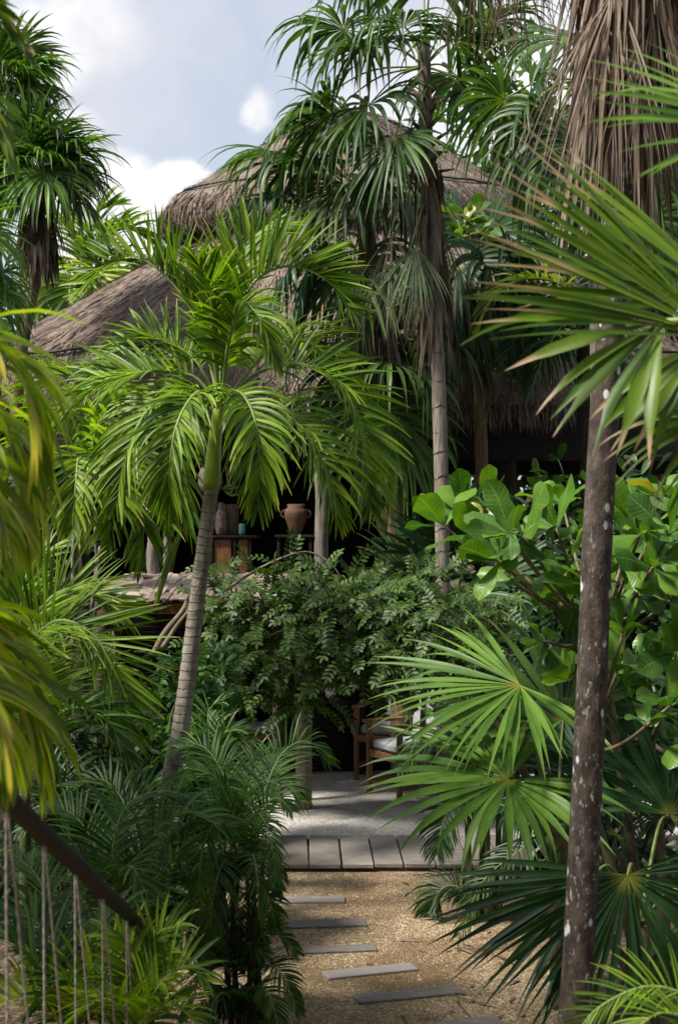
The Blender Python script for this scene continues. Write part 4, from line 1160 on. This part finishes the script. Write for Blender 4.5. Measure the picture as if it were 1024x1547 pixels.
# cane clump right of the steps
clump('bamboo_palm', 'cluster of slender ringed green canes standing at the right of the path', 8.1,
    [(708, 712, 1200, 0), (722, 728, 1190, .05), (735, 735, 1210, -.03), (745, 752, 1200, .06), (716, 704, 1230, -.06), (728, 740, 1170, .1), (752, 768, 1200, 0)],
    [([(740, 1200, 0), (790, 1240, -.2), (840, 1265, -.3), (870, 1310, -.3)],),
     ([(735, 1210, 0), (790, 1230, -.4), (800, 1270, -.5), (730, 1330, -.6), (692, 1420, -.6)], dict(Lm=.2)),
     ([(720, 1200, 0), (690, 1210, -.1), (670, 1240, -.15), (660, 1290, -.2)],),
     ([(725, 1190, 0), (730, 1110, 0), (700, 1060, 0), (660, 1080, 0)], dict(mat='areca')),
     ([(735, 1190, 0), (760, 1110, 0), (800, 1080, .1), (840, 1110, .1)],),
     ([(730, 1190, 0), (700, 1130, -.1), (650, 1120, -.15), (605, 1160, -.2)], dict(mat='areca')),
     ([(740, 1200, 0), (780, 1180, .1), (830, 1190, .2), (880, 1240, .2)],),
     ([(730, 1190, 0), (720, 1120, .2), (735, 1060, .3), (770, 1040, .4)],),
     ([(715, 1370, 0), (690, 1340, 0), (665, 1345, 0), (645, 1385, 0)],),
     ([(735, 1370, 0), (765, 1340, 0), (790, 1350, 0), (810, 1390, 0)],)],
    'areca_dark', 97, .021, 'stem_green', 40, .016, .2, .7, 12)

# ------------------------------------------------------------------ lower right fan palms
def low_fans(lab, base, center, Z, leaves, seed, leafm, name='young_fan_palm', r0=.05):
    r = random.Random(seed)
    t = thing(name, lab, 'palm', base)
    ce = P(center[0], center[1], Z)
    m = M(); tube(m, catmull([base, base.lerp(ce, .5), ce], 14), [r0 * (1.2 - .4 * i / 13) for i in range(14)], 10); emit(m, 'trunk', [MT['bark_brown']], t)
    for (hx, hy, dz, ax, nr, Rp, n, span, dr, mat) in leaves:
        hub = P(hx, hy, Z + dz); m = M()
        tube(m, catmull([ce, ce.lerp(hub, .6) + UP * .12, hub], 12), [.010 - .0004 * i for i in range(12)], 6, 1)
        fan(m, hub, V(ax), V(nr), Rp / F * (Z + dz), r, n, span, .44, dr, 1.8, 1.0, 2.2, 0, .45, 10)
        emit(m, 'fan_leaf', [MT[mat or leafm], MT['rachis_green']], t)
    return t
low_fans('young fan palm spreading two bright green fans over the boardwalk', ground_base(850, 6.6), (840, 1330), 6.6, [
    (785, 1035, -.1, (-1, -.3, -.36), (-.40, -.50, .80), 250, 36, 200, .55, 'fan_bright'),
    (766, 1178, -.35, (-1, -.35, -.16), (-.10, -.46, .88), 240, 36, 290, .75, 'fan_bright'),
    (880, 1150, .2, (.6, .2, .2), (0, -.5, .9), 200, 28, 240, .7, 'fan_deep'),
    (850, 1090, .4, (.1, .3, .6), (0, -.8, .6), 200, 28, 240, .6, 'fan'),
], 101, 'fan_bright')
low_fans('dark young fan palm with one wide pleated fan hanging beside the lichen-spotted trunk', ground_base(985, 6.0), (965, 1400), 6.0, [
    (947, 1322, -.5, (.10, -.12, -1), (0, -1, .12), 285, 42, 205, .2, 'fan_deep'),
    (893, 1325, -.35, (-.85, -.15, -.66), (-.3, -.8, .55), 260, 18, 90, .25, 'fan_deep'),
    (1050, 1380, -.3, (.8, -.3, -.4), (0, -.8, .6), 230, 28, 220, .4, 'fan_deep'),
    (1010, 1230, .3, (.3, .1, .5), (0, -.7, .7), 200, 28, 230, .7, 'fan_deep'),
], 102, 'fan_deep')
clump('areca_palm', 'pale yellow feather frond crossing the bottom right corner', 3.6,
    [(1080, 1075, 1620, 0)],
    [([(1075, 1620, 0), (1050, 1520, 0), (980, 1490, 0), (900, 1525, 0), (860, 1580, 0)], dict(Lm=.13)),
     ([(1075, 1620, 0), (1060, 1560, -.1), (1000, 1530, -.15), (940, 1570, -.2)], dict(Lm=.13))],
    'adonidia', 103, .014, 'stem_green', 34, .008, .13, .25, 25)

# ------------------------------------------------------------------ broadleaf shrubs
def rosette(m, p, out_, r, n, L, mat=0):
    out_ = out_.normalized()
    for i in range(n):
        az = i * 2.4 + r.uniform(-.4, .4); el = r.uniform(.1, 1.2)
        a = out_.cross(V((.2, .3, 1))).normalized(); b = out_.cross(a)
        d = out_ * math.sin(el) + (a * math.cos(az) + b * math.sin(az)) * math.cos(el)
        d = d + V((0, 0, .1))
        nn = out_ * .9 + UP * .5 + V((r.gauss(0, .3), r.gauss(0, .3), 0)) - d * .2
        l = L * r.uniform(.5, 1.15)
        blade(m, p + d * .012, d, nn, l, l * r.uniform(.46, .58), OBOV, 9, r.uniform(.1, 1.3), r.uniform(.1, .4), r.random(), mat, 2, r.uniform(.1, .4), 1.4, r.uniform(-.9, .9), .14, r.uniform(0, 6))

def broad_shrub():
    r = random.Random(110)
    base = ground_base(990, 6.4)
    t = thing('broadleaf_shrub', 'sprawling shrub with large glossy oval leaves right of the vine canopy', 'shrub', base)
    ros = []
    for px, py, Z in [(672, 762, 6.7), (700, 745, 6.9), (735, 735, 7.1), (765, 742, 7.2), (715, 780, 6.5), (790, 775, 6.3), (770, 800, 5.9), (812, 842, 5.7), (755, 840, 6.2), (840, 790, 6.4), (850, 730, 7.3), (800, 725, 7.5), (900, 720, 7.4), (960, 730, 7.0), (1005, 720, 6.8), (930, 770, 6.3), (965, 800, 5.8), (1010, 800, 5.6), (985, 850, 5.7), (940, 850, 6.4), (900, 880, 5.9), (860, 900, 6.6), (1010, 900, 6.0), (850, 950, 6.1), (820, 960, 6.6), (900, 960, 6.8), (940, 950, 5.9), (985, 960, 5.7), (1020, 980, 5.9), (930, 1010, 6.2), (860, 1020, 6.5), (960, 1050, 6.0), (1010, 1060, 5.8), (905, 1060, 6.6), (1030, 1110, 6.0), (990, 1130, 6.5), (880, 820, 7.0), (820, 880, 7.0), (1000, 1010, 6.8), (790, 880, 7.2), (1040, 850, 6.4), (1040, 760, 6.2), (920, 900, 7.2), (960, 880, 7.0)]:
        ros.append(P(px, py + (34 if py < 790 else 8), Z))
    hubs = [base + V((-.15, .1, .75)), base + V((-.35, 0, 1.2)), base + V((.0, .1, 1.25)), base + V((-.7, .2, 1.35)), base + V((-.2, .3, 1.75))]
    m = M()
    for h in hubs[:]:
        tube(m, catmull([base, base.lerp(h, .5) + V((r.uniform(-.06, .06), 0, .05)), h], 10), [.028 - .0012 * i for i in range(10)], 7, 0)
    fm = M()
    for ip, p in enumerate(ros):
        if ip % 4 == 3: continue
        h = min(hubs, key=lambda q: (q - p).length)
        mid_ = h.lerp(p, .5) + V((0, 0, -.05))
        tube(m, catmull([h, mid_, p], 9), [.012 - .0007 * i for i in range(9)], 6, 0)
        o = (p - h).normalized() * .6 + V((0, -.35, .55))
        rosette(fm, p, o + V((r.gauss(0, .35), r.gauss(0, .25), r.gauss(0, .3))), r, r.randint(5, 8), .238 * r.uniform(.75, 1.12))
        q = h.lerp(p, .72) + V((r.gauss(0, .06), r.gauss(0, .06), 0))
        rosette(fm, q, o + V((r.gauss(0, .4), r.gauss(0, .4), 0)), r, 3, .2)
    emit(m, 'branches', [MT['twig']], t); emit(fm, 'foliage', [MT['seagrape']], t)
    # thin sapling seen between the palms
    base = ground_base(733, 13.6)
    t = thing('sapling', 'thin broadleaf sapling showing round leaves between the tall palms', 'tree', base)
    m = M(); fm = M(); top = P(712, 345, 13.5)
    tube(m, catmull([base, P(729, 705, 13.6), P(718, 500, 13.5), top], 20), [.02 - .0007 * i for i in range(20)], 7)
    for px, py in ((700, 340), (725, 355), (745, 380), (690, 365), (742, 410), (708, 330)):
        p = P(px, py, 13.1 + r.uniform(-.15, .15)); tube(m, [P(715, 430, 13.5), p], .005, 5)
        rosette(fm, p, V((r.gauss(0, .5), -.4, .5)), r, 6, .27)
    emit(m, 'stem', [MT['twig']], t); emit(fm, 'foliage', [MT['seagrape']], t)
broad_shrub()

# ------------------------------------------------------------------ leafy vine tree over the seating area
def compound(m, p, d, nn, r, L, ll, lw, mat=0, nl=7, stem=1, droop=.6):
    d = d.normalized(); q = V(p); S = d.cross(nn).normalized()
    pts = [V(q)]
    for i in range(nl):
        q = q + d * (L / nl); pts.append(V(q))
        d = (d + V((0, 0, -droop * (i + 1) / nl / nl * 2))).normalized()
        S = (S - d * S.dot(d)).normalized(); N = S.cross(d)
        for sg in (-1, 1):
            dd = d * .55 + S * sg + N * r.uniform(-.05, .25)
            blade(m, q, dd, N, ll * r.uniform(.8, 1.1) * (1 - .25 * abs(i / nl - .4)), lw, OVAL, 4, r.uniform(0, .5), .2, r.random(), mat)
    blade(m, q, d, N, ll, lw, OVAL, 4, .3, .2, r.random(), mat)
    tube(m, pts, .0025, 3, stem, cap=False)

def vine_tree():
    r = random.Random(120); Z = 11.0
    base = ground_base(458, 11.3)
    t = thing('vine_tree', 'leafy canopy of small feathered leaves spreading over the lower seating area', 'tree', base)
    m = M()
    tube(m, catmull([base, P(459, 1120, 11.3), P(455, 1030, 11.3), P(462, 950, 11.2), P(475, 900, 11.1)], 18), [.072 - .0018 * i for i in range(18)], 10)
    emit(m, 'trunk', [MT['bark_pale']], t)
    m = M()
    def br(pl, rad):
        tube(m, catmull([P(*q) for q in pl], 16), [rad * (1 - .6 * i / 15) for i in range(16)], 6)
    br([(475, 900, 11.1), (530, 900, 10.9), (590, 905, 10.8), (640, 930, 10.7), (670, 960, 10.7)], .022)
    br([(470, 905, 11.1), (430, 915, 11.), (370, 905, 10.9), (320, 900, 10.9)], .02)
    br([(330, 898, 10.9), (390, 860, 10.9), (440, 838, 10.9), (470, 835, 11), (500, 852, 11), (520, 880, 11)], .012)
    br([(462, 940, 11.2), (520, 960, 10.9), (580, 990, 10.8), (635, 1010, 10.8)], .018)
    br([(462, 940, 11.2), (410, 960, 10.9), (350, 985, 10.8)], .016)
    br([(636, 1200, 11.3), (640, 1060, 11.1), (648, 990, 11), (640, 930, 10.8)], .03)
    br([(232, 990, 10.9), (250, 955, 10.9), (275, 925, 10.9), (292, 895, 10.95), (330, 880, 11)], .03)
    br([(245, 980, 10.8), (268, 945, 10.85), (292, 915, 10.85), (300, 900, 10.9)], .022)
    br([(560, 880, 11), (600, 905, 10.7), (640, 945, 10.5), (660, 985, 10.5)], .01)
    emit(m, 'branches', [MT['twig']], t)
    fm = M()
    blobs = [(690, 930, 10.2, 55, 40, .35, 60), (720, 985, 10.0, 34, 40, .3, 34), (640, 1000, 10.3, 55, 40, .3, 34), (560, 960, 10.6, 90, 60, .3, 50), (380, 890, 11., 75, 38, .35, 30), (340, 940, 11., 45, 55, .35, 26), (430, 950, 10.9, 75, 60, .5, 56), (520, 930, 10.8, 80, 62, .5, 66), (600, 930, 10.7, 75, 65, .5, 70), (670, 960, 10.6, 70, 48, .45, 62), (440, 1010, 10.9, 60, 40, .4, 32), (470, 1045, 10.9, 42, 26, .25, 22), (560, 1000, 10.8, 80, 36, .4, 40), (350, 1010, 10.9, 45, 35, .3, 20), (640, 908, 10.9, 60, 28, .4, 34), (430, 882, 11., 60, 20, .3, 22), (550, 900, 10.9, 90, 24, .4, 46), (725, 970, 10.6, 32, 28, .25, 20)]
    for bx, by, bz, rx, ry, rz, n in blobs:
        for i in range(int(n * 1.12)):
            u = V((r.gauss(0, 1), r.gauss(0, 1), r.gauss(0, 1))).normalized() * (r.random() ** .45)
            p = P(bx + u.x * rx, by - u.z * ry, bz + u.y * rz)
            d = V((u.x * .9 + r.gauss(0, .45), -.35 + u.y * .4 + r.gauss(0, .4), u.z * .6 + r.gauss(0, .35) + .05))
            compound(fm, p, d, UP * .8 + V((r.gauss(0, .35), -.4, 0)), r, r.uniform(.20, .34), .064, .024, 0, r.randint(7, 10), 1, r.uniform(.4, 1.4))
    emit(fm, 'foliage', [MT['vine'], MT['stem_green']], t)
vine_tree()

# ------------------------------------------------------------------ filler shrubs and far trees
def leaf_shrub(lab, base, blobs, leafm, seed, size=(.06, .12), asp=.45, name='shrub', cat='shrub', prof=OVAL, group=None, trunkr=.02, barkm='twig', fold=.2, limbs=5):
    r = random.Random(seed)
    t = thing(name, lab, cat, base, group)
    m = M(); fm = M()
    for c, rx, ry, rz, n in blobs:
        c = V(c)
        tube(m, catmull([base, base.lerp(c, .5) + V((r.uniform(-.1, .1) * rx, 0, .05)), c], 12), [trunkr * (1 - .65 * i / 11) for i in range(12)], 7)
        for k in range(limbs):
            u = V((r.gauss(0, 1), r.gauss(0, 1), r.gauss(0, .8))).normalized() * .85
            tube(m, catmull([base.lerp(c, .8), c + V((u.x * rx * .4, u.y * ry * .4, u.z * rz * .4 - .02)), c + V((u.x * rx, u.y * ry, u.z * rz))], 7), [trunkr * .4 * (1 - .1 * i) for i in range(7)], 5)
        cl = []
        for k in range(max(6, n // 26)):
            u = V((r.gauss(0, 1), r.gauss(0, 1), r.gauss(0, 1))).normalized() * (r.random() ** .4)
            cl.append(u)
        for i in range(n):
            u = r.choice(cl) + V((r.gauss(0, .17), r.gauss(0, .17), r.gauss(0, .17)))
            p = c + V((u.x * rx, u.y * ry, u.z * rz))
            d = V((u.x + r.gauss(0, .5), u.y - .15 + r.gauss(0, .5), u.z * .7 + r.gauss(0, .5)))
            l = r.uniform(*size)
            blade(fm, p, d, UP * .8 + V((r.gauss(0, .4), r.gauss(0, .4) - .2, 0)), l, l * asp * r.uniform(.8, 1.2), prof, 5, r.uniform(0, .8), fold, r.random(), 0)
    emit(m, 'stem' if trunkr < .05 else 'trunk', [MT[barkm]], t); emit(fm, 'foliage' if trunkr < .05 else 'crown', [MT[leafm]], t)
    return t

def pb(px, py, Z, rx, ry, rz, n):   # blob from pixels
    c = P(px, py, Z); return (c, rx / F * Z, rz, ry / F * Z, n)

leaf_shrub('bright leafy shrub between the leaning trunk and the shingle canopy', ground_base(290, 9.8),
    [pb(290, 1010, 9.8, 70, 50, .35, 420), pb(250, 1080, 9.7, 70, 60, .35, 450), pb(300, 1110, 9.8, 55, 60, .3, 380), pb(330, 1030, 10, 40, 50, .3, 240)], 'shrub', 130, (.05, .10), .42)
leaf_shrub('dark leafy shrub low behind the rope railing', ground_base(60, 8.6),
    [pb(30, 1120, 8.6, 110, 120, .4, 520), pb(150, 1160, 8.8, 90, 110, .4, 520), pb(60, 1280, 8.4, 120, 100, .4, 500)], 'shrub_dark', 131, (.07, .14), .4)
leaf_shrub('heart-leaved green shrub beside the areca clump', ground_base(340, 7.6),
    [pb(330, 1200, 7.6, 45, 35, .2, 110), pb(295, 1230, 7.7, 40, 40, .2, 90)], 'shrub', 132, (.10, .17), .7)
leaf_shrub('dark low bush at the foot of the leaning trunk', ground_base(280, 7.2),
    [pb(285, 1340, 7.2, 50, 75, .22, 420), pb(285, 1420, 7.2, 35, 45, .2, 220), pb(240, 1370, 7.6, 40, 60, .2, 240)], 'shrub_dark', 133, (.05, .10), .4)
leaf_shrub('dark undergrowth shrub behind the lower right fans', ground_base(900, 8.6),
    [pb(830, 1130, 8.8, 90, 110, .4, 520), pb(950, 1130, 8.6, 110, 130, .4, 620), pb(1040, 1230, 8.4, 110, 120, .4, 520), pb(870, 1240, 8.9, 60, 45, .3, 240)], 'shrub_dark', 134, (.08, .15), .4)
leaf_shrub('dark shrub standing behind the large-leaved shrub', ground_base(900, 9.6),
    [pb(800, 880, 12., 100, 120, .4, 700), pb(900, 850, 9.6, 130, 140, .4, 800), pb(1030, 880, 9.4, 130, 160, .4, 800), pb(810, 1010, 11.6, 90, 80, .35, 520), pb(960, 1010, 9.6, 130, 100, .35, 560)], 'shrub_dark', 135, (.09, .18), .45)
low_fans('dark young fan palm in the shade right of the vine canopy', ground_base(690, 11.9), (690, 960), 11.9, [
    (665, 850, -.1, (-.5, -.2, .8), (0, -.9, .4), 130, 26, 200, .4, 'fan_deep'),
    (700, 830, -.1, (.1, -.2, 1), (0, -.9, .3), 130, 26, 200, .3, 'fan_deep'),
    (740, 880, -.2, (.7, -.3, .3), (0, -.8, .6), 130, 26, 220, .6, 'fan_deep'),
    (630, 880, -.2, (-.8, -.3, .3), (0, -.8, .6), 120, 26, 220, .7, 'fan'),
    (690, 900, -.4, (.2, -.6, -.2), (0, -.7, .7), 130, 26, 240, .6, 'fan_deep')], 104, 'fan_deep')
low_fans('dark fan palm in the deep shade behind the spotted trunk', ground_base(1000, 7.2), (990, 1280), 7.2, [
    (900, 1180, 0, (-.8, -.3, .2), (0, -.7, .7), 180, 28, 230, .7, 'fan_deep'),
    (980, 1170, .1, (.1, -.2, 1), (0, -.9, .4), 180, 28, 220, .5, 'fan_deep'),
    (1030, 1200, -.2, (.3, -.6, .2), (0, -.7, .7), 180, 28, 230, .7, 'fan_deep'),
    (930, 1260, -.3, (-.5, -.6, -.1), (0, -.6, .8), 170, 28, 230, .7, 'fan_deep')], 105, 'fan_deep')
# background trees
leaf_shrub('dark hedge of shrubs closing the view behind the palapa at left', ground_base(150, 20),
    [pb(x, 870, 20, 80, 70, .5, 420) for x in (-40, 60, 160, 260, 360)], 'shrub_dark', 151, (.14, .26), .45)
leaf_shrub('dark hedge of shrubs seen through the open palapa at right', ground_base(800, 19.5),
    [pb(x, 800, 19.5, 90, 120, .5, 420) for x in (500, 620, 740, 860, 980, 1080)], 'shrub', 152, (.14, .26), .45)
k = 0
for lab, px, Z, blobs, mt_ in [
    ('broad leafy tree far behind the palapa at right', 780, 21, [pb(700, 350, 21, 130, 150, 1.2, 700), pb(850, 330, 21, 150, 170, 1.2, 800), pb(780, 200, 21.5, 130, 110, 1.2, 600), pb(740, 640, 20, 170, 120, 1., 700), pb(880, 640, 20, 160, 130, 1., 700)], 'tree'),
    ('darker leafy tree far behind the skirted palm at the right edge', 1010, 19, [pb(980, 360, 19, 140, 130, 1., 700), pb(1060, 250, 19, 130, 120, 1., 600), pb(1000, 600, 18.5, 150, 150, 1., 800)], 'shrub_dark'),
    ('light green tree far behind the left end of the thatch roof', 190, 26, [pb(195, 425, 26, 45, 28, 1., 300), pb(120, 460, 25, 80, 40, 1., 450), pb(50, 500, 24, 80, 70, 1., 520)], 'tree'),
    ('dark leafy tree standing left of the palapa', 0, 18, [pb(-40, 660, 18, 120, 90, 1., 700), pb(40, 770, 17.5, 130, 110, 1., 800), pb(-110, 560, 18, 90, 120, 1., 500)], 'shrub_dark'),
]:
    leaf_shrub(lab, ground_base(px, Z), blobs, mt_, 140 + k, (.16, .34), .45, 'background_tree', 'tree', trunkr=.14, barkm='bark_brown', limbs=6); k += 1
leaf_shrub('dark shrub behind the dry sheaths at the left end of the deck', ground_base(60, 12.3),
    [pb(50, 820, 12.4, 90, 110, .4, 620), pb(40, 960, 12.2, 100, 100, .4, 520)], 'shrub_dark', 150, (.08, .17), .4)

leaf_shrub('added unseen tree whose high crowns are placed to shade the lower end of the path', V((-4.6, 3.4, 0)),  # unseen crowns added along the sun's path to darken the foreground plants
    [(V((-5.7, 3.3, 8.0)), 1.3, 1.1, 1.0, 1500), (V((.4, 3.2, 8.1)), 1.5, 1.1, .9, 900), (V((2.9, 3.6, 8.0)), 1.3, 1.2, .9, 900)], 'tree', 160, (.18, .32), .5, 'added_shade_tree', 'tree', trunkr=.16, barkm='bark_brown', limbs=8)

for i, (x, y, w_, lab) in enumerate([(-7.5, -3.5, 2.6, 'added unseen sky-blocking tree behind the viewpoint, far left of the stair'), (-2.6, -6.5, 2.6, 'added unseen sky-blocking tree behind the viewpoint, left of the stair'), (2.4, -6.5, 2.6, 'added unseen sky-blocking tree behind the viewpoint, right of the stair'),  # unseen trees added around the camera to block low sky light, deepening shadows
        (7.2, -3.2, 2.6, 'added unseen sky-blocking tree behind the viewpoint, far right of the stair'), (6.8, 3.0, 2.0, 'added sky-blocking tree right of the path, outside the view'), (-7.4, 2.4, 2.0, 'added sky-blocking tree left of the path, outside the view'), (6.6, 8.2, 2.0, 'added sky-blocking tree right of the boardwalk, outside the view'), (-6.6, 8.0, 1.7, 'added sky-blocking tree left of the boardwalk, outside the view')]):
    leaf_shrub(lab, V((x, y, 0)), [(V((x, y, 1.6)), w_, 1.2, 1.6, 650), (V((x, y, 4.4)), w_ * 1.05, 1.4, 1.7, 750)] + ([(V((x, y, 7.0)), w_ * .9, 1.3, 1.4, 500)] if y < 0 else []), 'shrub_dark', 170 + i, (.35, .6), .5, 'added_sky_block_tree', 'tree', trunkr=.15, barkm='bark_brown', limbs=3)

# ------------------------------------------------------------------ sky, sun, camera
W = bpy.data.worlds.new('World'); sc.world = W; W.use_nodes = True
nt = W.node_tree; nt.nodes.clear(); N = nt.nodes; L = nt.links
SUN_EL, SUN_AZ = 52, -115      # azimuth: degrees clockwise from +Y (behind left of the camera)
sky = N.new('ShaderNodeTexSky'); sky.sky_type = 'NISHITA'; sky.sun_disc = False
sky.sun_elevation = math.radians(SUN_EL); sky.sun_rotation = math.radians(SUN_AZ)
tc = N.new('ShaderNodeTexCoord')
nz = N.new('ShaderNodeTexNoise'); nz.inputs['Scale'].default_value = 9; nz.inputs['Detail'].default_value = 9; nz.inputs['Roughness'].default_value = .58
L.new(tc.outputs['Generated'], nz.inputs['Vector'])
vm = N.new('ShaderNodeVectorMath'); vm.operation = 'MULTIPLY_ADD'
L.new(nz.outputs['Color'], vm.inputs[0]); vm.inputs[1].default_value = (.09, .09, .09)
sub = N.new('ShaderNodeVectorMath'); sub.operation = 'ADD'; sub.inputs[1].default_value = (-.045, -.045, -.045)
L.new(tc.outputs['Generated'], sub.inputs[0]); L.new(sub.outputs[0], vm.inputs[2])
def blob(px, py, rad, soft):
    c = V(((px - 512) / F, 1, (HOR - py) / F)).normalized()
    d = N.new('ShaderNodeVectorMath'); d.operation = 'DISTANCE'
    L.new(vm.outputs[0], d.inputs[0]); d.inputs[1].default_value = c
    return mapr(nt, d.outputs['Value'], rad / F, rad * soft / F, 0, 1)
acc = None
for b in [(215, 330, 105, .72), (290, 262, 55, .7), (165, 300, 75, .7), (350, 330, 80, .6), (100, 380, 120, .6), (45, 70, 95, .55), (90, 190, 55, .5), (60, 300, 90, .5), (380, 150, 38, .4), (130, 30, 90, .4), (560, 250, 160, .3), (800, 150, 260, .3)]:
    o = blob(*b)
    acc = o if acc is None else math_(nt, 'MAXIMUM', acc, o)
# grey-white veil of thin cloud over the whole sky
n2 = N.new('ShaderNodeTexNoise'); n2.inputs['Scale'].default_value = 5.5; n2.inputs['Detail'].default_value = 8; n2.inputs['Roughness'].default_value = .55
L.new(vm.outputs[0], n2.inputs['Vector'])
veil = mapr(nt, n2.outputs['Fac'], .34, .62, .62, 1.0)
c = mixc(nt, veil, sky.outputs[0], (4.15, 4.35, 4.9))
inner = mapr(nt, nz.outputs['Fac'], .3, .62)
cw = mixc(nt, inner, (4.5, 4.6, 4.95), (6.2, 6.2, 6.2))
c = mixc(nt, acc, c, cw)
bg = N.new('ShaderNodeBackground'); bg.inputs['Strength'].default_value = .1
L.new(c, bg.inputs['Color'])
wo = N.new('ShaderNodeOutputWorld'); L.new(bg.outputs[0], wo.inputs['Surface'])

sl = bpy.data.lights.new('sun', 'SUN'); sl.energy = 4.8; sl.angle = math.radians(9); sl.color = (1, .95, .86)
so = bpy.data.objects.new('sun', sl); col.objects.link(so)
az, el = math.radians(SUN_AZ), math.radians(SUN_EL)
dirv = V((math.sin(az) * math.cos(el), math.cos(az) * math.cos(el), math.sin(el)))
so.rotation_euler = dirv.to_track_quat('Z', 'Y').to_euler()

cd = bpy.data.cameras.new('camera'); cam = bpy.data.objects.new('camera', cd); col.objects.link(cam)
cam.location = (0, 0, H); cam.rotation_euler = (math.radians(90), 0, 0)
cd.sensor_fit = 'VERTICAL'; cd.sensor_height = 36; cd.lens = 50
cd.shift_y = (HOR - 773.5) / 1547.0
cd.clip_start = .05; cd.clip_end = 1500
cd.dof.use_dof = True; cd.dof.focus_distance = 8.6; cd.dof.aperture_fstop = 5.6
sc.camera = cam
vs = sc.view_settings; vs.view_transform = 'Standard'; vs.look = 'None'; vs.exposure = 0.8; vs.gamma = 1
sc.cycles.max_bounces = 6; sc.cycles.diffuse_bounces = 4; sc.cycles.transmission_bounces = 4; sc.cycles.transparent_max_bounces = 4
sc.cycles.use_denoising = True
